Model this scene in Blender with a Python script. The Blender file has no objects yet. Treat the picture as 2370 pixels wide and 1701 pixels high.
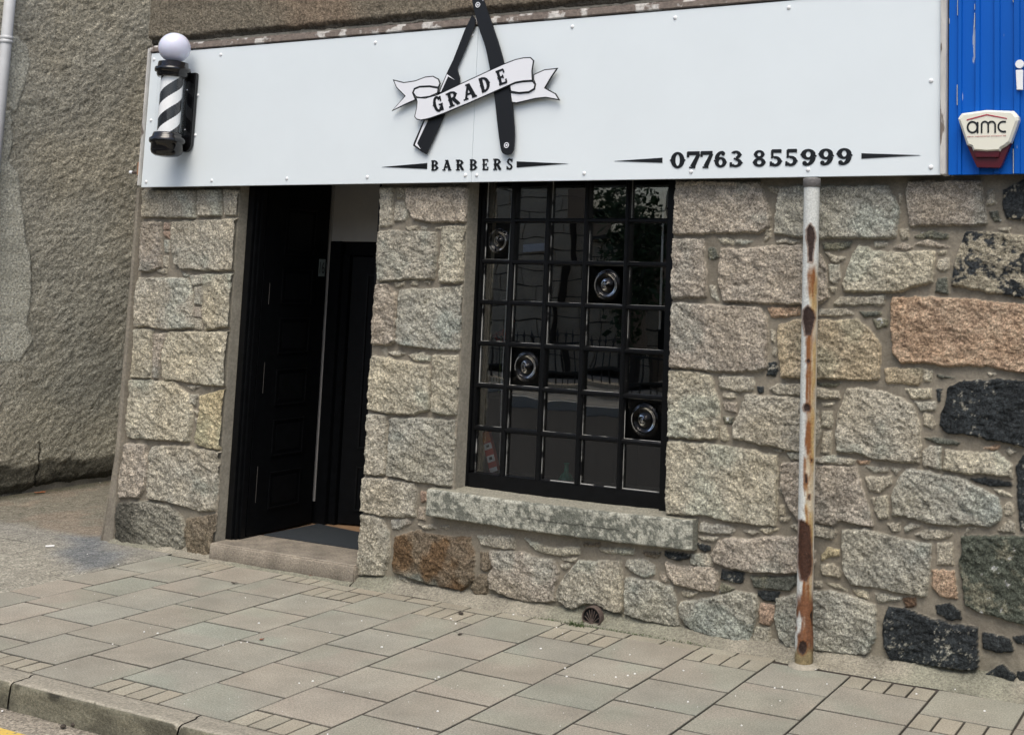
import bpy, bmesh, math, random
import numpy as np
random.seed(7); rng=np.random.RandomState(11)
scene=bpy.context.scene; COL=scene.collection; R_=math.radians
# ------------------------------------------------------------------ camera model (solved from the photograph's vanishing points)
FX=2792.833; PX=1574.287; PY=361.051; W0,H0=2370,1701
RM=np.array([[0.900587305,0.433702818,0.029058079],[-0.022239029,0.112735697,-0.993376106],[-0.434105899,0.893975687,0.111173467]])
D=5.85; CAM=np.array([0.,-D,0.302*D])
def ray(u,v): return RM.T@np.array([(u-PX)/FX,(v-PY)/FX,1.])
def onY(u,v,y=0.):
    d=ray(u,v); return CAM+(y-CAM[1])/d[1]*d
def F(u,v,y=0.):
    q=onY(u,v,y); return (q[0],q[2])
def G(u,v,z=0.):
    d=ray(u,v); q=CAM+(z-CAM[2])/d[2]*d; return (q[0],q[1])
def projpts(P):
    q=(P-CAM)@RM.T; return FX*q[:,0]/q[:,2]+PX, FX*q[:,1]/q[:,2]+PY
REG=dict(R1=(0,0,2.7133),R2=(850,0,3.876),R3=(1350,0,2.2235),R4=(0,400,2.7133),R5=(0,950,2.168),R6=(500,400,2.7133),R7=(450,900,2.7138),
 R8=(1050,400,3.618),S1=(1050,800,3.618),S2=(1530,380,3.256),S3=(1870,380,3.256),S4=(1530,850,3.256),S5=(1870,850,3.256),S6=(1770,1200,3.25),
 S7=(850,1100,3.257),S8=(1350,1150,3.257),A1=(310,60,5.088),A4=(2150,100,5.087),A5=(0,900,3.617),K1=(0,1280,3.866),K2=(400,1280,3.866),K3=(800,1330,4.388),K4=(1200,1400,4.536),K5=(1600,1480,5.67),K6=(1970,1480,5.67))
def px(reg,x,y):
    o=REG[reg]; return o[0]+x/o[2],o[1]+y/o[2]
def parse(s):
    return [tuple(map(float,t.split(','))) for t in s.split()]
# ------------------------------------------------------------------ object helpers
def tag(o,label=None,cat=None,group=None,kind=None):
    if label:o['label']=label
    if cat:o['category']=cat
    if group:o['group']=group
    if kind:o['kind']=kind
    return o
def thing(name,label,cat,loc=(0,0,0),group=None):
    o=bpy.data.objects.new(name,None); COL.objects.link(o); o.location=loc; o.empty_display_size=.1
    return tag(o,label,cat,group)
def link(name,me,mat,parent=None,smooth=False):
    o=bpy.data.objects.new(name,me); COL.objects.link(o)
    if mat: me.materials.append(mat)
    if smooth: me.polygons.foreach_set('use_smooth',[True]*len(me.polygons))
    if parent:
        o.parent=parent; l=parent
        # parents sit at their own base: keep world coordinates
        off=np.array(parent.location) if parent.type=='EMPTY' else (np.array(parent.parent.location) if parent.parent and parent.parent.type=='EMPTY' else np.zeros(3))
        if parent.type=='EMPTY' : o.location=tuple(-off)
        else: o.location=(0,0,0)
    return o
class MB:
    def __init__(s): s.v=[];s.f=[];s.m=[]
    def add(s,vs,fs,mi=0):
        b=len(s.v); s.v+= [tuple(map(float,p)) for p in vs]; s.f+=[tuple(b+i for i in f) for f in fs]; s.m+=[mi]*len(fs); return s
    def box(s,x0,x1,y0,y1,z0,z1,mi=0):
        v=[(x,y,z) for z in(z0,z1) for y in(y0,y1) for x in(x0,x1)]
        return s.add(v,[(0,2,3,1),(4,5,7,6),(0,1,5,4),(2,6,7,3),(0,4,6,2),(1,3,7,5)],mi)
    def ext(s,poly,yf,yb,mi=0):
        # poly: (x,z) outline, extruded from yf (towards the street) to yb
        a=sum(poly[i][0]*poly[(i+1)%len(poly)][1]-poly[(i+1)%len(poly)][0]*poly[i][1] for i in range(len(poly)))
        if a<0: poly=poly[::-1]
        n=len(poly); v=[(x,yf,z) for x,z in poly]+[(x,yb,z) for x,z in poly]
        f=[tuple(range(n)),tuple(range(2*n-1,n-1,-1))]+[((i+1)%n,i,n+i,n+(i+1)%n) for i in range(n)]
        return s.add(v,f,mi)
    def lathe(s,prof,c,n=32,axis='z',mi=0,a0=0,a1=2*math.pi):
        vs=[];fs=[];full=abs(a1-a0-2*math.pi)<1e-6; m=n if full else n+1
        for r,h in prof:
            for i in range(m):
                a=a0+(a1-a0)*i/n; x,y=r*math.cos(a),r*math.sin(a)
                if axis=='z': vs.append((c[0]+x,c[1]+y,c[2]+h))
                elif axis=='y': vs.append((c[0]+x,c[1]+h,c[2]+y))
                else: vs.append((c[0]+h,c[1]+x,c[2]+y))
        for k in range(len(prof)-1):
            for i in range(n):
                j=(i+1)%m; fs.append((k*m+i,k*m+j,(k+1)*m+j,(k+1)*m+i))
        return s.add(vs,fs,mi)
    def tube(s,pts,r,n=10,mi=0):
        pts=[np.array(p,float) for p in pts]; vs=[];fs=[]
        for k,p in enumerate(pts):
            t=pts[min(k+1,len(pts)-1)]-pts[max(k-1,0)]; t/=np.linalg.norm(t)
            u=np.cross(t,[0,0,1.] if abs(t[2])<.9 else [1.,0,0]); u/=np.linalg.norm(u); w=np.cross(t,u)
            for i in range(n):
                a=2*math.pi*i/n; vs.append(p+r*(math.cos(a)*u+math.sin(a)*w))
        for k in range(len(pts)-1):
            for i in range(n):
                j=(i+1)%n; fs.append((k*n+i,k*n+j,(k+1)*n+j,(k+1)*n+i))
        fs.append(tuple(range(n-1,-1,-1))); fs.append(tuple((len(pts)-1)*n+i for i in range(n)))
        return s.add(vs,fs,mi)
    def mesh(s,name):
        me=bpy.data.meshes.new(name); me.from_pydata(s.v,[],s.f)
        if any(s.m): me.polygons.foreach_set('material_index',s.m)
        me.update(); return me
    def build(s,name,mat,parent=None,smooth=False,bevel=0,cols=None):
        me=s.mesh(name)
        if bevel:
            bm=bmesh.new(); bm.from_mesh(me); bmesh.ops.recalc_face_normals(bm,faces=bm.faces)
            bmesh.ops.bevel(bm,geom=[e for e in bm.edges if len(e.link_faces)==2 and e.calc_face_angle(0)>.6],offset=bevel,segments=2,affect='EDGES',clamp_overlap=True); bm.to_mesh(me); bm.free()
        mats=mat if isinstance(mat,list) else [mat]
        o=link(name,me,mats[0],parent,smooth)
        for m in mats[1:]: me.materials.append(m)
        return o
def grid_obj(name,P,Q,pos,mat,parent=None,cols=None,keep=None,smooth=True):
    # P,Q 2-D index arrays shape; pos (h,w,3)
    h,w=pos.shape[:2]; idx=np.arange(h*w).reshape(h,w)
    f=np.stack([idx[:-1,:-1],idx[:-1,1:],idx[1:,1:],idx[1:,:-1]],-1).reshape(-1,4)
    if keep is not None: f=f[keep.reshape(-1)]
    used=np.unique(f); remap=-np.ones(h*w,int); remap[used]=np.arange(len(used)); f=remap[f]; co=pos.reshape(-1,3)[used]
    me=bpy.data.meshes.new(name); me.vertices.add(len(co)); me.vertices.foreach_set('co',co.astype(np.float32).ravel())
    me.loops.add(f.size); me.loops.foreach_set('vertex_index',f.astype(np.int32).ravel())
    me.polygons.add(len(f)); me.polygons.foreach_set('loop_start',np.arange(0,f.size,4,dtype=np.int32)); me.polygons.foreach_set('loop_total',np.full(len(f),4,np.int32))
    me.update(calc_edges=True)
    if cols is not None:
        a=me.color_attributes.new('Col','FLOAT_COLOR','POINT'); c=np.ones((len(co),4),np.float32); nc=cols.shape[-1]; c[:,:nc]=cols.reshape(-1,nc)[used]; c[:,:3]*=np.array((.985,1.006,.985),np.float32); a.data.foreach_set('color',c.ravel())
    return link(name,me,mat,parent,smooth)
def set_cols(me,c3):
    a=me.color_attributes.new('Col','FLOAT_COLOR','POINT'); c=np.ones((len(me.vertices),4),np.float32); c[:,:3]=c3; c[:,:3]*=np.array((.985,1.006,.985),np.float32); a.data.foreach_set('color',c.ravel())
# ------------------------------------------------------------------ numpy noise
_T=rng.rand(8,256,256)
def vn(x,y,s=0):
    T=_T[s%8]; xi=np.floor(x).astype(int); yi=np.floor(y).astype(int); fx=x-xi; fy=y-yi
    fx=fx*fx*(3-2*fx); fy=fy*fy*(3-2*fy); o=(s//8)*37
    a=T[(xi+o)&255,(yi+o)&255];b=T[(xi+1+o)&255,(yi+o)&255];c=T[(xi+o)&255,(yi+1+o)&255];d=T[(xi+1+o)&255,(yi+1+o)&255]
    return (a*(1-fx)+b*fx)*(1-fy)+(c*(1-fx)+d*fx)*fy
def fbm(x,y,f=1,o=4,s=0,g=.5):
    r=0;a=1;t=0
    for k in range(o): r=r+a*(vn(x*f+k*17.3,y*f+k*9.1,s+k)-.5); t+=a; a*=g; f*=2.03
    return r/t*2
def ss(a,b,x): t=np.clip((x-a)/(b-a),0,1); return t*t*(3-2*t)
def sdf(poly,x,z):
    # >0 inside
    P=np.array(poly); n=len(P); d=np.full(x.shape,1e9); ins=np.zeros(x.shape,bool)
    for i in range(n):
        a=P[i];b=P[(i+1)%n]; e=b-a; L=e@e+1e-12
        t=np.clip(((x-a[0])*e[0]+(z-a[1])*e[1])/L,0,1); d=np.minimum(d,(x-a[0]-t*e[0])**2+(z-a[1]-t*e[1])**2)
        c=((a[1]>z)!=(b[1]>z)); xx=a[0]+(z-a[1])*(b[0]-a[0])/((b[1]-a[1]) if abs(b[1]-a[1])>1e-9 else 1e-9)
        ins^=c&(x<xx)
    return np.where(ins,1,-1)*np.sqrt(d)
# ------------------------------------------------------------------ materials
def mat(name,base=(.5,.5,.5),rough=.8,attr=False,amask=False,speck=None,bumps=(),metal=0,spec=.5,coat=0,tint=None,scalevec=None):
    m=bpy.data.materials.new(name); m.use_nodes=True; nt=m.node_tree; N=nt.nodes; L=nt.links; b=N['Principled BSDF']
    b.inputs['Roughness'].default_value=rough; b.inputs['Metallic'].default_value=metal; b.inputs['Specular IOR Level'].default_value=spec
    if coat: b.inputs['Coat Weight'].default_value=coat; b.inputs['Coat Roughness'].default_value=.08
    tc=N.new('ShaderNodeTexCoord'); vec=tc.outputs['Object']
    if scalevec:
        mp=N.new('ShaderNodeMapping'); mp.inputs['Scale'].default_value=scalevec; L.new(vec,mp.inputs[0]); vec=mp.outputs[0]
    if attr: a=N.new('ShaderNodeAttribute'); a.attribute_name='Col'; col=a.outputs['Color']
    else: a=N.new('ShaderNodeRGB'); a.outputs[0].default_value=(*base,1); col=a.outputs[0]
    # tint: list of (scale, detail, rgb, lo, hi, amount)
    for t in (tint or []):
        n=N.new('ShaderNodeTexNoise'); n.inputs['Scale'].default_value=t[0]; n.inputs['Detail'].default_value=t[1]; L.new(vec,n.inputs['Vector'])
        r=N.new('ShaderNodeMapRange'); r.inputs[1].default_value=t[3]; r.inputs[2].default_value=t[4]; r.inputs[4].default_value=t[5]; L.new(n.outputs[0],r.inputs[0])
        x=N.new('ShaderNodeMix'); x.data_type='RGBA'; L.new(r.outputs[0],x.inputs[0]); L.new(col,x.inputs[6]); x.inputs[7].default_value=(*t[2],1); col=x.outputs[2]
    # speck: list of (scale, detail, lo, hi, mul_lo, mul_hi)
    for t in (speck or []):
        n=N.new('ShaderNodeTexNoise'); n.inputs['Scale'].default_value=t[0]; n.inputs['Detail'].default_value=t[1]; n.inputs['Roughness'].default_value=.6; L.new(vec,n.inputs['Vector'])
        r=N.new('ShaderNodeMapRange'); r.inputs[1].default_value=t[2]; r.inputs[2].default_value=t[3]; r.inputs[3].default_value=t[4]; r.inputs[4].default_value=t[5]; L.new(n.outputs[0],r.inputs[0])
        fac=r.outputs[0]
        if amask:
            mk=N.new('ShaderNodeMix'); mk.data_type='FLOAT'; L.new(a.outputs['Alpha'],mk.inputs[0]); mk.inputs[2].default_value=1.; L.new(fac,mk.inputs[3]); fac=mk.outputs[0]
        x=N.new('ShaderNodeVectorMath'); x.operation='SCALE'; L.new(col,x.inputs[0]); L.new(fac,x.inputs['Scale']); col=x.outputs[0]
    L.new(col,b.inputs['Base Color'])
    prev=None
    for sc,dist,det in bumps:
        n=N.new('ShaderNodeTexNoise'); n.inputs['Scale'].default_value=sc; n.inputs['Detail'].default_value=det; n.inputs['Roughness'].default_value=.65; L.new(vec,n.inputs['Vector'])
        u=N.new('ShaderNodeBump'); u.inputs['Strength'].default_value=1; u.inputs['Distance'].default_value=dist; L.new(n.outputs[0],u.inputs['Height'])
        if amask: L.new(a.outputs['Alpha'],u.inputs['Strength'])
        if prev: L.new(prev,u.inputs['Normal'])
        prev=u.outputs[0]
    if prev: L.new(prev,b.inputs['Normal'])
    return m
M={}
M['stone']=mat('granite_rubble',attr=True,amask=True,rough=.9,spec=.2,speck=[(85,3,.35,.65,.56,1.5),(230,2,.32,.68,.58,1.5),(12,3,.3,.7,.9,1.12)],bumps=[(60,.014,4),(240,.004,2)])
M['render']=mat('cement_render',(.30,.278,.225),.95,speck=[(60,3,.3,.7,.8,1.2),(7,4,.3,.7,.85,1.12)],bumps=[(120,.003,3)])
M['harl']=mat('roughcast',attr=True,rough=.95,spec=.2,speck=[(55,3,.33,.67,.60,1.42),(160,2,.3,.7,.7,1.32)],bumps=[(50,.022,4),(150,.006,2)])
M['sill']=mat('lichened_granite',attr=True,rough=.9,spec=.25,speck=[(90,3,.35,.65,.7,1.3),(260,2,.3,.7,.75,1.25)],bumps=[(120,.006,3)])
M['slab']=mat('concrete_paving',attr=True,rough=.85,spec=.3,speck=[(120,3,.35,.65,.80,1.18),(330,2,.33,.67,.70,1.3),(3.5,4,.35,.65,.9,1.1)],bumps=[(200,.003,3)])
M['joint']=mat('joint_dirt',(.055,.045,.037),.95,bumps=[(120,.006,2)])
M['kerb']=mat('granite_kerb',attr=True,rough=.85,spec=.3,speck=[(80,4,.35,.65,.75,1.22),(240,2,.3,.7,.8,1.2)],bumps=[(90,.006,3)])
M['asph']=mat('worn_asphalt',attr=True,rough=.92,spec=.25,speck=[(75,3,.35,.65,.55,1.5),(190,2,.33,.67,.72,1.32)],bumps=[(90,.010,2)])
M['sign']=mat('white_sign_panel',(.74,.805,.83),.35,spec=.4,speck=[(3,3,.3,.7,.985,1.01)],bumps=[(2.2,.0025,2)])
M['cap']=mat('white_screw_cap',(.82,.84,.85),.3)
M['trimwood']=mat('weathered_painted_wood',(.42,.39,.36),.85,tint=[(14,5,(.10,.075,.06),.5,.58,.9),(60,3,(.6,.58,.55),.56,.62,.8)],speck=[(50,3,.3,.7,.8,1.2)],bumps=[(60,.004,3)])
M['browntrim']=mat('weathered_brown_wood',(.20,.165,.14),.9,tint=[(9,5,(.62,.60,.56),.55,.6,.9)],speck=[(40,4,.3,.7,.7,1.25)],bumps=[(60,.005,3)])
M['whitetrim']=mat('peeling_white_wood',(.55,.54,.51),.8,tint=[(16,5,(.12,.09,.07),.62,.66,.9)],speck=[(30,4,.3,.7,.82,1.1)],bumps=[(70,.003,3)],scalevec=(1,1,.25))
M['blue']=mat('blue_painted_metal',(.0005,.098,.47),.5,spec=.2,tint=[(45,5,(.45,.5,.55),.70,.715,.8)],speck=[(4,3,.3,.7,.9,1.08)],scalevec=(1,1,.12))
M['black']=mat('black_gloss_paint',(.0028,.0032,.0038),.4,spec=.22,speck=[(20,4,.3,.7,.7,1.5)],bumps=[(14,.0012,3)])
M['blackmatt']=mat('black_paint',(.002,.0024,.003),.5,spec=.14,speck=[(20,4,.3,.7,.7,1.6)])
M['chip']=mat('chipped_black_paint',(.07,.065,.06),.8)
M['dark']=mat('charcoal_acrylic',(.012,.013,.015),.4,spec=.35)
M['ink']=mat('black_vinyl',(.007,.008,.009),.3)
M['ribbon']=mat('white_acrylic',(.80,.82,.86),.25)
M['plastic']=mat('black_gloss_plastic',(.006,.006,.007),.12,spec=.6)
M['chrome']=mat('bright_metal',(.7,.7,.72),.2,metal=1)
M['globe']=mat('opal_globe',(.68,.70,.84),.12,spec=.6); M['globe'].node_tree.nodes['Principled BSDF'].inputs['Subsurface Weight'].default_value=.15
M['stripeW']=mat('white_stripe',(.9,.92,.92),.3); M['stripeB']=mat('black_stripe',(.012,.013,.016),.25)
M['cream']=mat('cream_plastic',(.76,.75,.64),.3); M['maroon']=mat('maroon_plastic',(.075,.004,.010),.3)
M['redink']=mat('red_print',(.42,.03,.06),.4)
M['post']=mat('rusty_painted_steel',attr=True,rough=.6,spec=.35,speck=[(120,3,.35,.65,.86,1.14)],bumps=[(90,.004,3)])
M['lead']=mat('grey_metal_cap',(.14,.135,.13),.6,bumps=[(80,.004,2)])
M['iron']=mat('rusty_iron',(.075,.055,.045),.8,speck=[(90,3,.3,.7,.6,1.5)],bumps=[(120,.004,2)])
M['hole']=mat('dark_void',(.006,.006,.006),.95)
M['pvc']=mat('grey_white_pvc',(.62,.64,.66),.45,speck=[(8,3,.3,.7,.9,1.05)])
M['plaster']=mat('grey_plaster',(.36,.35,.335),.85,speck=[(5,3,.3,.7,.93,1.05)])
M['mat']=mat('dark_rubber_mat',(.022,.028,.034),.7,bumps=[(300,.003,1)])
M['wood']=mat('pale_wood_floor',(.30,.19,.11),.5,scalevec=(1,8,1),speck=[(6,4,.3,.7,.75,1.2)])
M['plate']=mat('number_plate',(.16,.19,.18),.4)
M['putty']=mat('bare_putty',(.50,.50,.47),.8,tint=[(7,3,(.01,.01,.011),.50,.56,1.0)])
M['yellow']=mat('worn_yellow_line',(.62,.43,.09),.85,tint=[(50,3,(.16,.15,.13),.57,.64,.9)],bumps=[(90,.004,2)])
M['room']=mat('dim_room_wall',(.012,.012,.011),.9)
M['leafr']=mat('dead_leaf_red',(.20,.055,.025),.7,speck=[(60,3,.3,.7,.6,1.4)]); M['leafd']=mat('dead_leaf_dark',(.05,.04,.03),.8)
M['leafo']=mat('dead_leaf_orange',(.36,.12,.04),.7)
M['chipw']=mat('white_litter',(.8,.8,.78),.7)
M['weed']=mat('moss_weed',(.045,.07,.02),.8,speck=[(80,2,.3,.7,.6,1.5)])
M['foliage']=mat('tree_foliage',(.035,.07,.025),.6,speck=[(3,3,.3,.7,.5,1.6)])
M['bark']=mat('tree_bark',(.08,.065,.05),.9)
M['ashlar']=mat('pale_ashlar',(.55,.47,.35),.85,speck=[(2,4,.3,.7,.75,1.15),(60,2,.3,.7,.9,1.1)])
M['slate']=mat('roof_slate',(.10,.095,.085),.9,spec=.1)
M['mortar_dark']=mat('dark_joint',(.10,.085,.07),.95)
M['railing']=mat('black_railing',(.012,.012,.013),.5)
M['greenglass']=mat('green_bottle_glass',(.02,.22,.14),.1,spec=.6)
M['redp']=mat('red_carton',(.5,.06,.03),.5); M['orangep']=mat('orange_carton',(.7,.2,.03),.5); M['whitep']=mat('white_card',(.75,.75,.75),.5)
def glassmat(name,wave,sc,boost=0.,tr=(.93,.94,.935,1),ior=1.55):
    m=bpy.data.materials.new(name); m.use_nodes=True; nt=m.node_tree; N=nt.nodes; L=nt.links
    for n in list(N): N.remove(n)
    o=N.new('ShaderNodeOutputMaterial'); g=N.new('ShaderNodeBsdfGlossy'); g.inputs['Roughness'].default_value=.0; t=N.new('ShaderNodeBsdfTransparent'); t.inputs[0].default_value=tr
    fr=N.new('ShaderNodeFresnel'); fr.inputs[0].default_value=ior; mx=N.new('ShaderNodeMixShader')
    ad=N.new('ShaderNodeMath'); ad.operation='ADD'; ad.inputs[1].default_value=boost; L.new(fr.outputs[0],ad.inputs[0]); L.new(ad.outputs[0],mx.inputs[0])
    L.new(t.outputs[0],mx.inputs[1]); L.new(g.outputs[0],mx.inputs[2]); L.new(mx.outputs[0],o.inputs[0])
    if wave:
        tc=N.new('ShaderNodeTexCoord'); n=N.new('ShaderNodeTexNoise'); n.inputs['Scale'].default_value=sc; n.inputs['Detail'].default_value=1; L.new(tc.outputs['Object'],n.inputs[0])
        b=N.new('ShaderNodeBump'); b.inputs['Distance'].default_value=wave; L.new(n.outputs[0],b.inputs['Height']); L.new(b.outputs[0],g.inputs['Normal'])
    return m
M['glass']=glassmat("old_window_glass",.0006,4,.095); M['bull']=glassmat('bullseye_glass',0,5,-.01,(.75,.78,.76,1),1.38); M['tubeglass']=glassmat('clear_tube',0,5,.05,(1,1,1,1),1.001)
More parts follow.
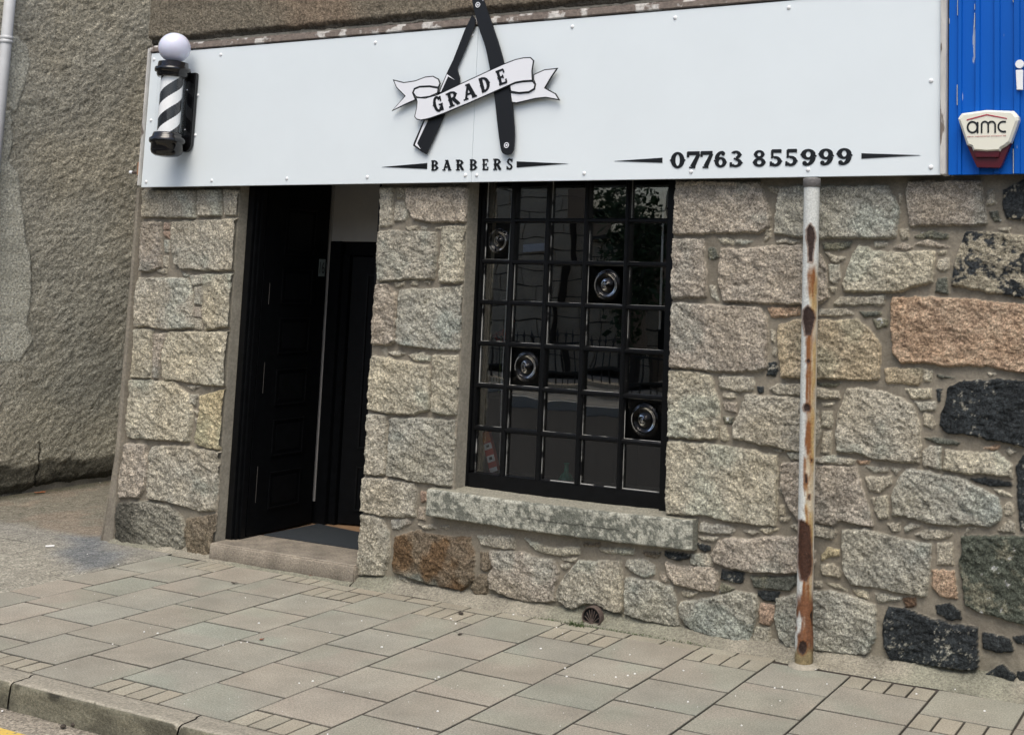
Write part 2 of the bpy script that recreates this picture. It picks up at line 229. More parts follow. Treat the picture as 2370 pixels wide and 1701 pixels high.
# ------------------------------------------------------------------ the building
SIGN_B,SIGN_T=2.358,3.278
DX0,DX1=-6.04,-4.873          # door opening
WX0,WX1,WZ0=-4.242,-2.861,.592 # window opening
bld=thing('shop_building','granite rubble barber shop building with dark small-paned window and open black door','building',(-4,0,0))
STONES="""
R4 g 905,110 1235,110 1240,285 905,280
R4 g 1255,110 1395,105 1395,268 1255,275
R4 g 1415,105 1505,110 1505,272 1415,262
R4 p 905,310 1010,310 1020,480 1020,590 960,620 892,622 895,400
R4 o 1035,315 1078,320 1072,355 1032,360
R4 o 1030,372 1075,368 1072,415 1040,400
R4 g 1035,425 1070,425 1065,500 1038,495
R4 g 1030,525 1060,520 1060,600 1035,590
R4 g 990,610 1055,600 1050,632 1000,632
R4 g 1090,310 1495,290 1500,330 1480,612 1380,615 1150,605 1110,570 1085,440
R4 g 880,660 1180,665 1205,700 1225,860 1220,975 1050,985 930,965 860,970 865,800
R4 g 1150,632 1195,640 1185,658 1160,650
R4 g 1200,645 1285,640 1280,700 1215,705
R4 g 1225,715 1278,715 1270,830 1230,820
R4 p 1225,840 1270,845 1270,905 1230,905
R4 g 1225,915 1272,920 1270,985 1230,980
R4 y 1290,640 1480,635 1480,760 1455,970 1300,985 1292,850
R4 y 862,985 965,990 955,1290 835,1285
R4 p 975,1010 1060,1005 1020,1150 1005,1285 970,1285
R4 y 1065,1000 1455,1000 1455,1150 1430,1340 1240,1325 1100,1300 1035,1300 1025,1150
R4 y 830,1300 1100,1310 1185,1390 1222,1500 1195,1686 813,1661 800,1600
R4 g 1175,1340 1260,1340 1220,1365
R4 g 1195,1390 1245,1395 1235,1465 1200,1440
R4 g 1220,1490 1250,1495 1245,1525
R4 g 1225,1540 1250,1545 1245,1585
R4 Y 1268,1400 1440,1356 1447,1420 1410,1650 1395,1736 1300,1725 1240,1690 1265,1500
R5 p 640,165 740,170 750,250 730,390 700,435 605,435 615,300
R5 g 775,180 900,175 1115,205 1110,280 1085,505 1000,500 850,455 750,440 755,330 765,230
R5 k 605,460 740,455 860,475 920,540 940,620 920,720 800,720 590,690 595,560
R5 b 950,540 1090,520 1085,640 1060,720 960,725 940,640
R6 g 1040,90 1120,90 1110,330 1035,340
R6 g 1140,90 1195,95 1190,165 1140,165
R6 g 1130,190 1185,190 1210,240 1200,300 1125,310
R6 p 1205,95 1580,90 1575,310 1340,310 1250,290 1210,220
R6 g 1195,340 1270,335 1275,365 1210,360
R6 g 1290,345 1325,340 1320,362 1295,360
R6 g 1380,345 1430,340 1420,358
R6 g 1025,370 1150,365 1385,375 1390,500 1375,665 1150,672 1030,690 1015,560
R6 y 1430,335 1570,335 1565,500 1550,690 1410,690 1415,500
R6 g 1125,690 1190,685 1180,710 1135,715
R6 g 1215,680 1275,675 1270,705 1230,705
R6 g 1310,685 1350,685 1340,705
R6 p 1010,700 1090,700 1140,760 1135,900 1130,1060 1080,1085 990,1075 1000,850
R6 c 1165,735 1550,715 1550,850 1535,1110 1400,1110 1140,1080 1150,900
R6 g 1085,1125 1140,1118 1190,1135 1160,1150 1110,1145
R6 y 1210,1145 1300,1130 1355,1150 1345,1180 1250,1175
R6 y 985,1145 1080,1160 1200,1190 1345,1210 1350,1300 1340,1485 1240,1520 1060,1505 960,1480 970,1300
R6 y 1375,1145 1520,1145 1520,1350 1510,1520 1430,1515 1360,1500 1365,1350
R7 g 1095,155 1215,165 1215,250 1205,530 1150,540 1080,530 1090,300
R7 c 1240,185 1400,185 1640,195 1640,330 1620,610 1450,590 1220,540 1230,350
R7 g 1070,555 1200,560 1390,595 1405,640 1390,800 1330,805 1160,790 1060,765
R7 o 1425,645 1460,650 1458,700 1430,710
R7 p 1415,745 1455,750 1450,820 1405,815
R7 p 1240,820 1330,815 1365,840 1290,880 1245,875
R7 g 1060,780 1180,810 1225,900 1230,1050 1190,1170 1040,1160 1040,1000
R7 R 1265,925 1400,890 1620,930 1740,930 1760,1050 1760,1200 1690,1260 1560,1240 1350,1180 1255,1140 1260,1000
S7 g 380,370 480,370 520,395 440,400
S7 g 550,380 615,385 600,410
S7 g 240,755 330,800 300,812 250,775
S7 g 840,455 1110,460 1115,550 1050,555 870,515
S7 y 1190,470 1260,510 1400,545 1600,540 1600,590 1480,600 1380,590 1280,560
S7 b 860,580 920,580 955,690 900,720 860,700
S7 b 825,760 890,740 930,800 905,895 820,895 790,840
S7 p 925,570 1180,575 1240,610 1400,630 1450,720 1420,830 1420,940 1380,950 1200,950 1000,880 935,850 930,740 962,690
S7 g 1600,640 1915,645 1930,800 1930,1030 1880,1030 1740,970 1640,960 1560,1010 1440,930 1440,860 1500,750
S7 g 1465,630 1580,620 1560,655
S7 g 1460,680 1520,665 1530,690 1480,705
S7 b 1630,510 1760,510 1750,530 1640,525
S7 g 1750,560 1950,570 1954,598 1860,590
S8 y 120,385 380,395 385,430 290,435 180,415
S8 b 450,415 590,420 570,450 490,450
S8 d 615,415 700,415 815,430 800,460 700,470 620,445
S8 c 330,480 450,465 545,520 540,580 470,600 370,560 325,520
S8 c 330,600 520,630 680,680 700,780 700,860 730,960 700,970 480,930 320,870 325,750
S8 p 625,490 700,520 960,525 1010,560 1020,620 1005,710 900,700 700,655 650,600
S8 p 585,570 612,570 645,635 590,630
S8 g 820,430 930,430 990,480 975,520 880,515 810,500
S8 d 860,350 960,360 965,395 930,415 880,390
S8 p 890,195 1100,215 1140,250 1120,280 950,275 880,260
S8 g 870,300 980,295 1020,310 990,330 900,325
S8 g 1210,250 1290,255 1330,265 1290,280
S8 y 1340,235 1440,240 1470,245 1410,275 1370,270
S8 p 1030,330 1130,300 1250,320 1400,300 1620,300 1750,400 1750,480 1720,560 1590,570 1400,565 1250,560 1100,525 1000,490 970,430
S8 d 1050,545 1210,570 1215,640 1130,640 1035,605
S8 k 1045,645 1140,685 1090,715 1025,715
S8 g 750,705 860,715 830,740 760,745
S8 k 1265,595 1450,600 1610,590 1610,660 1560,700 1400,690 1290,680
S8 d 1320,705 1490,715 1470,790 1370,780 1325,740
S8 c 740,790 950,760 1150,705 1250,720 1315,745 1320,850 1280,1000 1250,1125 1100,1080 860,1010 790,970 740,900 720,830
S8 o 1345,800 1450,820 1440,900 1410,965 1325,940 1330,870
S8 g 1300,980 1410,985 1410,1100 1340,1110 1275,1080
S6 c 100,600 250,560 500,540 720,600 830,650 840,760 830,900 780,1010 600,1010 360,980 180,960 110,880 75,740
S2 p 120,130 750,135 790,260 830,400 820,470 740,520 600,520 440,515 250,530 100,525 110,330
S2 g 805,170 895,175 880,220 820,200
S3 c -207,190 -100,165 100,170 600,165 640,240 685,330 680,430 660,555 480,560 100,560 -60,550 -150,535 -250,520 -245,400
S2 g 790,490 830,490 820,560 780,585
S2 y 430,570 500,560 545,575 540,605 470,605
S2 g 560,565 690,580 640,605 555,600
S2 g 870,575 950,565 1040,580 1000,600 880,600
S2 p 100,565 320,570 330,680 345,800 340,1000 200,1005 85,1010 90,800
S2 k 355,640 400,635 440,700 400,720 370,710
S2 g 370,910 410,920 435,1030 380,1000
S2 q 460,640 700,630 870,620 1050,615 1200,690 1250,780 1250,900 1265,1010 1180,1060 1050,1060 800,1045 480,1030 440,900 440,760
S3 k 110,600 330,590 310,630 220,650 120,635
S2 g 1240,665 1290,680 1395,715 1340,740 1290,735
S2 g 1265,755 1345,760 1350,850 1310,900 1270,880
S2 g 1270,925 1320,930 1310,970 1280,965
S3 y 380,615 440,620 500,660 700,665 960,660 950,780 940,890 830,915 700,965 500,965 280,955 260,900 300,800 340,670
S3 g 500,590 600,590 590,625 510,625
S3 p 640,630 720,600 790,635 740,645
S3 p 795,600 900,577 1070,625 930,625
S3 k 800,545 900,505 1070,530 1060,565 940,560 820,557
S3 g 980,650 1050,655 1040,680 985,680
S3 g 985,720 1060,715 1055,800 1010,815 980,780
S3 k 980,870 1045,860 1060,980 965,970
S3 g 690,500 755,490 755,570 710,575
S3 g 680,235 715,240 690,300
S3 q 760,130 1300,120 1320,250 1350,400 1345,450 1240,465 1080,460 770,465 755,330 740,200
S3 g 1350,210 1400,195 1420,300 1350,310
S3 k 1370,370 1435,350 1450,430 1400,425
S3 m 1480,200 1640,120 1700,120 1700,440 1500,410 1470,300
S3 g 1430,490 1520,480 1510,510 1450,505
S3 m 1190,515 1300,515 1640,540 1640,1010 1480,980 1380,970 1200,930 1090,920 1100,780 1150,620
S3 g 195,1060 240,1005 575,990 580,1060 400,1065
S3 g 90,1095 290,1090 340,1130 250,1145 80,1140
S3 k 390,1120 550,1110 550,1135 430,1150
S3 k 485,1170 600,1170 600,1225 520,1235
S3 O 640,1000 800,1000 1200,1020 1640,1060 1700,1070 1700,1565 1500,1550 1340,1520 1040,1520 900,1500 700,1490 640,1430 630,1200
S2 O 810,1085 1050,1080 1050,1140 830,1150
S3 Z -215,1210 -100,1180 80,1175 380,1172 460,1240 545,1350 545,1500 535,1630 400,1628 240,1615 60,1610 -190,1605 -215,1450 -225,1300
S2 q 90,1045 400,1060 740,1080 790,1130 805,1300 800,1540 700,1560 480,1565 80,1530 75,1350
S2 g 825,1255 860,1260 855,1350 830,1320
S2 g 845,1385 885,1390 875,1445 845,1440
S2 d 815,1500 870,1485 885,1550 860,1600 800,1590
S4 y 70,25 220,30 385,60 410,200 450,300 430,540 300,540 60,520 60,250
S4 g 435,65 700,75 710,130 690,175 560,180 450,150
S4 g 465,200 570,190 570,225 470,235
S4 p 470,265 570,270 570,340 490,325
S4 k 470,375 545,380 530,430 490,425
S4 y 455,445 490,440 510,540 480,560 450,540
S4 g 815,165 880,125 1045,125 1180,150 1330,180 1345,235 1200,225 1050,210 860,200
S4 d 735,140 770,150 770,185 740,190
S4 k 1170,120 1350,120 1310,140 1200,135
S4 g 640,210 820,215 1000,225 1100,260 1180,330 1200,450 1195,560 1150,620 1040,635 850,600 700,560 545,530 550,430 600,330
S4 y 1215,330 1295,330 1290,460 1210,450
S4 g 1225,490 1285,490 1290,560 1270,660 1215,640
S4 g 1215,270 1300,270 1290,290 1220,290
S5 g 290,165 400,160 560,180 700,230 790,290 830,400 855,520 840,720 700,715 520,690 380,650 225,620 215,500 235,330
S4 y 60,555 300,570 600,610 880,660 880,800 880,900 870,1195 700,1180 500,1150 310,1110 50,1110 45,850
S4 g 850,625 930,625 900,645
S4 g 955,645 1040,640 1160,690 1300,660 1470,700 1450,730 1250,720 1100,705 990,690
S4 g 890,905 915,910 910,960
S4 g 885,1040 930,1040 930,1105 890,1110
S4 g 890,1120 975,1130 960,1165 900,1160
S4 p 920,720 1050,715 1200,740 1470,745 1500,860 1550,1000 1600,1190 1540,1195 1370,1150 1300,1185 1150,1165 1040,1150 960,1040 910,900 900,780
S4 g 980,1195 1040,1180 1160,1190 1300,1210 1330,1250 1290,1290 1150,1260 1040,1240
S5 O 370,705 470,705 460,730 390,730
S5 g 440,750 600,755 610,785 500,790
S5 g 635,765 690,770 670,815
S5 g 430,830 630,825 625,880 540,940 460,925
S5 y 515,975 600,970 610,1130 540,1135 505,1080
S5 g 475,985 500,980 498,1040
S5 g 600,1175 690,1175 690,1220 640,1240
S5 g 725,1210 780,1175 850,1190 740,1235
S5 g 805,1250 900,1220 1000,1225 1090,1260 1050,1290 880,1285
S5 g 1200,1210 1260,1210 1180,1250
S5 Z 580,10 700,10 860,10 860,110 830,135 700,120 600,120
S5 y 875,20 930,30 925,110 880,100
S5 y 740,165 920,160 925,230 790,235
S5 g 815,265 970,265 960,325 850,330
S5 g 875,340 930,360 960,430 940,465 870,430
S5 d 970,170 1010,165 1000,250 985,250
S5 k 885,530 1000,530 1150,570 1130,590 980,570
S5 O 1330,600 1440,590 1430,620
S5 g 1495,630 1530,615 1560,640 1530,660
S5 k 970,55 1100,75 1000,80
S5 g 1350,40 1410,45 1370,60
S5 g 870,630 930,590 1000,600 1000,770 870,735
S5 y 1040,620 1200,640 1420,640 1540,740 1540,830 1400,800 1220,805 1020,765 1030,690
S5 D 1060,160 1150,110 1400,90 1640,100 1640,600 1450,560 1200,510 1050,490 1000,430 1000,350 1040,290
S5 d 1230,840 1330,830 1530,870 1530,890 1400,895
S5 y 1410,920 1470,925 1540,975 1440,950
S5 d 1580,740 1640,650 1690,650 1690,1230 1600,1220 1575,900
S5 c 740,775 900,775 1000,810 1180,840 1330,920 1430,980 1465,1050 1450,1150 1380,1195 1240,1180 1100,1195 900,1165 800,1130 640,1110 635,960 680,850
S5 g 1485,1030 1530,1015 1550,1060 1540,1120 1485,1110
S5 g 1435,1230 1510,1150 1560,1180 1560,1250
S6 c 590,80 750,80 1000,140 1250,190 1250,300 1240,440 1220,580 1100,570 850,520 640,480 600,380 585,200
S6 g 1300,180 1410,185 1420,345 1300,345
S6 O 1265,395 1430,390 1430,480 1445,600 1330,580 1270,520
S6 K 1480,130 1700,130 1950,130 2000,130 2000,800 1950,785 1750,740 1600,690 1510,640 1490,500 1465,350 1490,220
S6 Y 430,270 480,220 560,230 555,270 430,305
S6 g 420,350 520,340 580,400 570,445 440,420
S6 g 370,470 430,470 430,510 370,510
S6 y 470,480 560,500 620,540 540,520
S6 y 660,525 780,540 780,600 700,580
S6 c 830,560 930,575 1040,600 1030,615 850,620
S6 r 1050,600 1130,590 1140,650 1070,665
S6 r 805,1060 880,1060 885,1110 820,1125
S6 D 930,665 1090,680 1150,710 1300,760 1480,800 1600,820 1600,950 1605,1110 1560,1140 1350,1110 1100,1080 950,1050 900,960 890,850 910,720
S6 d 1285,650 1400,635 1480,690 1480,750 1380,755 1300,710
S6 d 1640,850 1720,860 1850,910 1870,990 1750,1005 1650,970
S6 d 1870,890 1990,865 1990,950 1900,930
S6 k 1130,1120 1280,1165 1270,1185 1180,1180
S6 d 1640,1170 1790,1095 1900,1180 1870,1260 1760,1250 1700,1190
S6 d 1900,1150 1990,1140 1990,1230 1920,1210
S6 k 1350,1150 1600,1190 1590,1210 1450,1200
"""
PALX=1.06
PAL=dict(g=(.445,.405,.335),p=(.425,.370,.310),q=(.405,.352,.295),y=(.485,.44,.35),Y=(.52,.44,.29),o=(.43,.31,.24),O=(.53,.37,.26),Z=(.48,.395,.28),c=(.41,.39,.335),
 b=(.22,.18,.135),k=(.13,.135,.115),d=(.040,.045,.048),D=(.036,.041,.045),m=(.22,.2,.165),K=(.10,.11,.088),R=(.235,.185,.135),r=(.14,.09,.06))
MORT=np.array((.218,.192,.155))
def make_wall():
    x0,x1,dx=-6.945,1.6,.005; z0,z1=-.06,2.41
    xs=np.arange(x0,x1,dx); zs=np.arange(z0,z1,dx); X,Z=np.meshgrid(xs,zs)
    wx=X+.007*fbm(X,Z,22,3,1)+.004*fbm(X,Z,70,2,5); wz=Z+.007*fbm(X,Z,22,3,3)+.004*fbm(X,Z,70,2,6)
    Hh=.0025*fbm(X,Z,30,3,2)+.004*fbm(X,Z,5,3,4)
    C=np.ones(X.shape+(3,))*MORT*(1+.22*fbm(X,Z,3,4,6)[...,None]+.15*fbm(X,Z,35,3,7)[...,None])
    polys=[]
    for ln in STONES.strip().split('\n'):
        a=ln.split(); polys.append((a[1],[F(*px(a[0],*map(float,t.split(',')))) for t in a[2:]]))
    # wall beyond the right edge of the picture: more of the same rubble
    r=random.Random(5); z=.02
    while z<2.35:
        h=r.uniform(.22,.36); xx=-.95+r.uniform(-.02,.05)
        while xx<1.6:
            w=r.uniform(.25,.7); k=r.choice('ggpycckdDmO'); hh=h*r.uniform(.8,.97)
            if r.random()<.25: w=.1
            polys.append((k,[(xx+.01,z+.01),(xx+w*.5,z+r.uniform(0,.02)),(xx+w-.02,z+.015),(xx+w-r.uniform(.01,.04),z+hh*.6),(xx+w-.03,z+hh-.02),(xx+.03,z+hh-r.uniform(0,.03)),(xx+r.uniform(0,.02),z+hh*.5)])); xx+=w
        z+=h
    allm=np.zeros(X.shape)-1
    for si,(k,pl) in enumerate(polys):
        P=np.array(pl); a0=max(0,int((P[:,0].min()-.02-x0)/dx)); a1=int((P[:,0].max()+.02-x0)/dx)+1; b0=max(0,int((P[:,1].min()-.02-z0)/dx)); b1=int((P[:,1].max()+.02-z0)/dx)+1
        if a1<=a0 or b1<=b0: continue
        sl=(slice(b0,b1),slice(a0,a1)); lx,lz=wx[sl],wz[sl]; d=sdf(pl,lx,lz)+.003; area=(P[:,0].ptp() if hasattr(P[:,0],'ptp') else np.ptp(P[:,0]))*np.ptp(P[:,1])
        big=min(1.,area/.05); lx0,lz0=X[sl]+si*3.7,Z[sl]+si*1.9
        an=r.uniform(-.9,-.2) if k not in 'dD' else .1; u=lx0*math.cos(an)+lz0*math.sin(an); v=-lx0*math.sin(an)+lz0*math.cos(an)
        rough=fbm(u*.6,v,30,4,si%8,.72); rid=1-np.abs(fbm(u*.5,v,12,4,(si+3)%8,.6))*2
        flat=.006*big*ss(.1,.5,fbm(u*.7,v,5,2,(si+6)%8)); H=(.012+.011*big)*ss(-.001,.006,d)+flat+ss(0,.008,d)*((.006+.0085*big)*rough+.0065*big*rid)
        tilt=r.uniform(-.02,.02)*(lx0-lx0.mean())+r.uniform(-.03,.02)*(lz0-lz0.mean()); H=H+tilt*ss(0,.01,d)
        mk=ss(-.002,.002,d); Hh[sl]=np.where(d>0,np.maximum(H,Hh[sl]),Hh[sl]+(mk*.0))
        c=np.array(PAL[k])*(PALX if k in 'gpqyYc' else 1); c=c*(1+r.uniform(-.07,.07)); cc=np.ones(lx.shape+(3,))*c
        n1=fbm(u,v,9,4,(si+1)%8)[...,None]; n2=fbm(u,v,38,3,(si+2)%8,.7)[...,None]; n3=fbm(lx0,lz0,4,3,(si+5)%8)[...,None]
        if k in 'gpqyYoOZcRb':
            cc=cc*(1+.20*n1+.42*n2); cc=cc*(1+n3*np.array([.06,.015,-.06]))
            cc=cc*(1-ss(-.2,-.45,n3)*np.array([.05,0,0]))
        if k=='R': s=ss(-.25,.3,n1+n3*.5); cc=cc*(1-s)+np.array((.175,.110,.062))*(1+.4*n2)*s; s2=ss(.1,.45,-n3); cc=cc*(1-s2)+np.array((.22,.22,.19))*(1+.3*n2)*s2
        if k=='O': s=ss(-.15,.4,n2+n1*.4)[...]; cc=cc*(1-.45*s)+np.array((.50,.40,.30))*.45*s
        if k=='m': n4=fbm(u*.6,v,60,3,(si+4)%8,.7)[...,None]; s=ss(-.10,.10,n1+.45*n2+.4*n4); cc=np.array((.44,.39,.30))*(1+.3*n2)*(1-s)+np.array((.045,.05,.055))*s
        if k in 'Dd': n4=fbm(u,v,75,3,(si+4)%8,.7)[...,None]; s=ss(.30,.42,n2*.45+n1*.40+n4*.5)*.85; cc=cc*(1+.5*n1+.5*n4)*(1-s)+np.array((.38,.36,.31))*s
        if k in 'Kk': s=ss(.0,.3,n1+.3*n2); cc=cc*(1+.35*n2)*(1-s)+np.array((.23,.22,.165))*(1+.3*n2)*s; s=ss(.55,.6,n2+.35*n1); cc=cc*(1-s)+.5*s
        if k=='k' and P[:,0].mean()<-6: cc=np.array((.30,.28,.235))*(1+.25*n1+.4*n2); s=ss(-6.6,-6.8,X[sl][...,None]+.12*n1+.1*n3); cc=cc*(1-.62*s)
        m3=mk[...,None]; C[sl]=C[sl]*(1-m3)+np.clip(cc,.01,.9)*m3
        allm[sl]=np.maximum(allm[sl],mk)
    # splash staining towards the ground, a real dirt band on the stones
    dirt=ss(.34,.02,Z+.12*fbm(X,Z,4,3,2))[...,None]; C=C*(1-.22*dirt)+C*np.array((.72,.78,.70))*.22*dirt
    Y=-Hh
    # the reveals: pull edges of the door/window openings square
    C=np.concatenate([np.clip(C,.008,.95),np.clip(.22+.78*allm,.22,1)[...,None]],-1)
    pos=np.stack([X,Y,Z],-1)
    cx=(X[:-1,:-1]+X[1:,1:])/2; cz=(Z[:-1,:-1]+Z[1:,1:])/2
    jx=.006*fbm(cx,cz,14,3,3)
    keep=~(((cx>DX0+jx)&(cx<DX1+jx)&(cz>-.0))|((cx>WX0+.02+jx)&(cx<WX1+jx)&(cz>WZ0-.05)))
    return grid_obj('stone_wall',None,None,pos,M['stone'],bld,cols=C,keep=keep)
make_wall()
# reveals (cement rendered jambs), lintel zone, body of the building
for nm,a in(('door_reveal',(DX0-.14,DX0-.002,.0015,.30,-.02,2.42)),('door_reveal',(DX1+.004,DX1+.12,.002,.30,-.02,2.42)),('window_reveal',(WX0-.10,WX0+.02,.0015,.30,WZ0-.04,2.42)),('window_reveal',(WX1+.004,WX1+.10,.002,.30,WZ0-.04,2.42))):
    rv=MB(); rv.box(*a); rv.build(nm,M['render'],bld,bevel=.004)
bd=MB()
bd.box(-6.93,DX0-.14,.02,.3,-.05,2.42); bd.box(DX1+.12,WX0-.10,.02,.3,-.05,2.42); bd.box(WX1+.10,1.6,.02,.3,-.05,2.42); bd.box(WX0-.1,WX1+.1,.02,.3,-.05,WZ0-.04)
bd.box(-6.93,1.6,.02,.3,2.42,6.4); bd.box(-6.93,-6.63,.3,8,-.05,6.4); bd.box(1.3,1.6,.3,8,-.05,6.4); bd.box(-6.93,1.6,8,8.3,-.05,6.4); bd.box(-6.93,1.6,.3,8,2.6,2.7); bd.box(-6.95,1.62,0.03,8.31,6.4,6.5)
bd.build('building_body',M['render'],bld)
# cement margin at the left corner
tl,tr,bl_,br=F(316,437,-.02),F(333,437,-.02),F(252,1262,-.02),F(277,1225,-.02)
cm=MB(); zs=[2.36,1.9,1.4,.9,.6,.35,.12,-.02]; ringv=[]; 
for i,z in enumerate(zs):
    fl=.045*max(0,(.55-z)/.55); x0=-6.988-fl*1.4+random.uniform(-.006,.006); x1=-6.925+random.uniform(-.005,.005)
    ringv+=[(x0,.2,z),(x0,-.012-fl*.3,z),(x0+.014,-.022-fl*.3,z),(x0+.024,-.020,z),(x0+.03,-.032,z),(x1-.012,-.030,z),(x1,-.002,z),(x1,.2,z)]
n=8; cm.add(ringv,[(k*n+i,(k+1)*n+i,(k+1)*n+(i+1)%n,k*n+(i+1)%n) for k in range(len(zs)-1) for i in range(n)])
cm.add(ringv[:8],[tuple(range(8))])
cm.build('corner_margin',mat('weathered_cement',(.225,.202,.16),.95,speck=[(60,3,.3,.7,.75,1.25),(5,4,.3,.7,.8,1.15)],bumps=[(120,.004,3)]),bld)
# upper wall: harled, with a ragged lower edge above the sign
def upper():
    xs=np.arange(-6.99,1.6,.011); zs=np.arange(3.24,4.6,.011); X,Z=np.meshgrid(xs,zs)
    edge=3.405+.012*fbm(X,Z*0,6,4,2)+.006*fbm(X,Z*0,40,2,3)
    h=ss(-.004,.010,Z-edge)*.03+.007*fbm(X,Z,28,4,1,.7)+.006*fbm(X,Z,3,2,5)
    gap=ss(.012,.0,np.abs(Z-3.372-.01*fbm(X,Z*0,9,3,6)))*.018; h=h-gap
    Y=.012-h
    c=np.array((.20,.172,.132)); n1=fbm(X,Z,1.3,3,1)[...,None]; n2=fbm(X,Z,30,3,4,.7)[...,None]
    C=np.ones(X.shape+(3,))*c*(1+.4*n2+.1*n1); pk=ss(.0,.5,n1+.3)*ss(-2.5,-5.0,X)[...,None]; C=C*(1-.6*pk)+C*np.array((1.18,.98,.90))*.6*pk
    low=ss(edge+.01,edge-.01,Z)[...,None]; C=C*(1-low)+np.array((.12,.105,.085))*(1+.3*n2)*low; C=C*(1-.7*(gap/.018)[...,None])
    grid_obj('upper_wall',None,None,np.stack([X,Y,Z],-1),M['harl'],bld,cols=np.clip(C,.01,1))
upper()
# sill
def sill():
    xs=np.arange(-4.362,-2.672,.007); ys=np.r_[np.linspace(.11,-.055,10),np.linspace(-.062,-.068,2)]
    prof=[(.12,.606)]+[(.11-.165*i/12,.606-.010*i/12) for i in range(1,13)]+[(-.062,.592)]+[(-.066,.585-.135*i/18) for i in range(19)]+[(-.055,.444),(.01,.447)]
    prof=np.array(prof); X,S=np.meshgrid(xs,np.arange(len(prof))); Y=prof[S,0]; Z=prof[S,1]
    n=fbm(X,Z*1.+Y,18,4,2,.6); sag=-.010*np.sin((X+4.36)/1.69*math.pi)
    front=(Y<-.05); Y=Y-np.where(front,.006*n,0); Z=Z+sag+.003*fbm(X,Y,12,3,4)
    n1=fbm(X,Z+Y,38,4,1,.75)[...,None]; n0=fbm(X,Z,5,3,3)[...,None]
    c=np.array((.155,.158,.135))*(1+.2*n1); s=ss(-.12,.3,n1+.5*n0+ .15*ss(-4.3,-3.2,X)[...,None]-.06); C=c*(1-s)+np.array((.40,.39,.335))*s
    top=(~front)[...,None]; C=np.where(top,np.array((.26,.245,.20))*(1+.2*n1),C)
    C=np.where((np.abs(Z-.50-.008*fbm(X,X*0,8,3,5))<.004)[...,None]&(X>-3.7)[...,None]&(X<-3.1)[...,None]&front[...,None],C*.35,C)
    o=grid_obj('window_sill',None,None,np.stack([X,Y,Z],-1),M['sill'],bld,cols=np.clip(C,.01,1))
    e=MB(); pr=[(float(p[0]),float(p[1])) for p in prof]
    for x,f in((-4.362,1),(-2.6745,0)):
        e=MB(); vs=[(x,y,z) for y,z in pr]; e.add(vs,[tuple(range(len(vs))) if f else tuple(range(len(vs)))[::-1]])
        me=e.mesh('sill_end'); set_cols(me,np.array((.2,.2,.17))); link('sill_end',me,M['sill'],o)
sill()
# ------------------------------------------------------------------ window
win_y=.105
fr=MB(); GX=[-4.170,-3.978,-3.737,-3.479,-3.213,-2.957]; GZ=[2.400,2.150,1.907,1.668,1.428,1.183,.938,.692]
fr.box(WX0+.012,-4.205,win_y,.2,WZ0,2.42); fr.box(-4.2052,-4.178,win_y+.012,.2,WZ0+.1,2.42); fr.box(-2.945,WX1+.01,win_y-.03,.2,WZ0,2.42)
fr.box(-4.2052,-2.945,win_y,.2,WZ0-.004,.682); fr.box(-4.19,-2.945,win_y+.002,.2,2.385,2.43)
window=fr.build('window_frame',M['black'],bld,bevel=.004)
def gbar(x0,x1,z0,z1,vert):
    mu=MB(); yb_=win_y+.05; ym_=win_y+(.008 if vert else .014); yf_=win_y-(.004 if vert else -.001)
    if vert: c=(x0+x1)/2; pr=[(x0,yb_),(x0,ym_),(c-.006,yf_),(c+.006,yf_),(x1,ym_),(x1,yb_)]; v=[(x,y,z) for z in(z0,z1) for x,y in pr]
    else: c=(z0+z1)/2; pr=[(z1,yb_-.003),(z1,ym_),(c+.006,yf_),(c-.006,yf_),(z0,ym_),(z0,yb_-.003)]; v=[(x,y,z) for x in(x0,x1) for z,y in pr]
    mu.add(v,[(i,(i+1)%6,6+(i+1)%6,6+i) for i in range(6)]+[tuple(range(5,-1,-1)),tuple(range(6,12))]); mu.build('glazing_bar',M['black'],window)
for x in GX[1:-1]: gbar(x-.0145,x+.0145,.680,2.39,True)
for z in GZ[1:-1]: gbar(-4.1785,-2.944,z-.0135,z+.0135,False)
ptm=MB(); BULL={(1,0),(2,3),(4,1),(5,4)}
rp=random.Random(3)
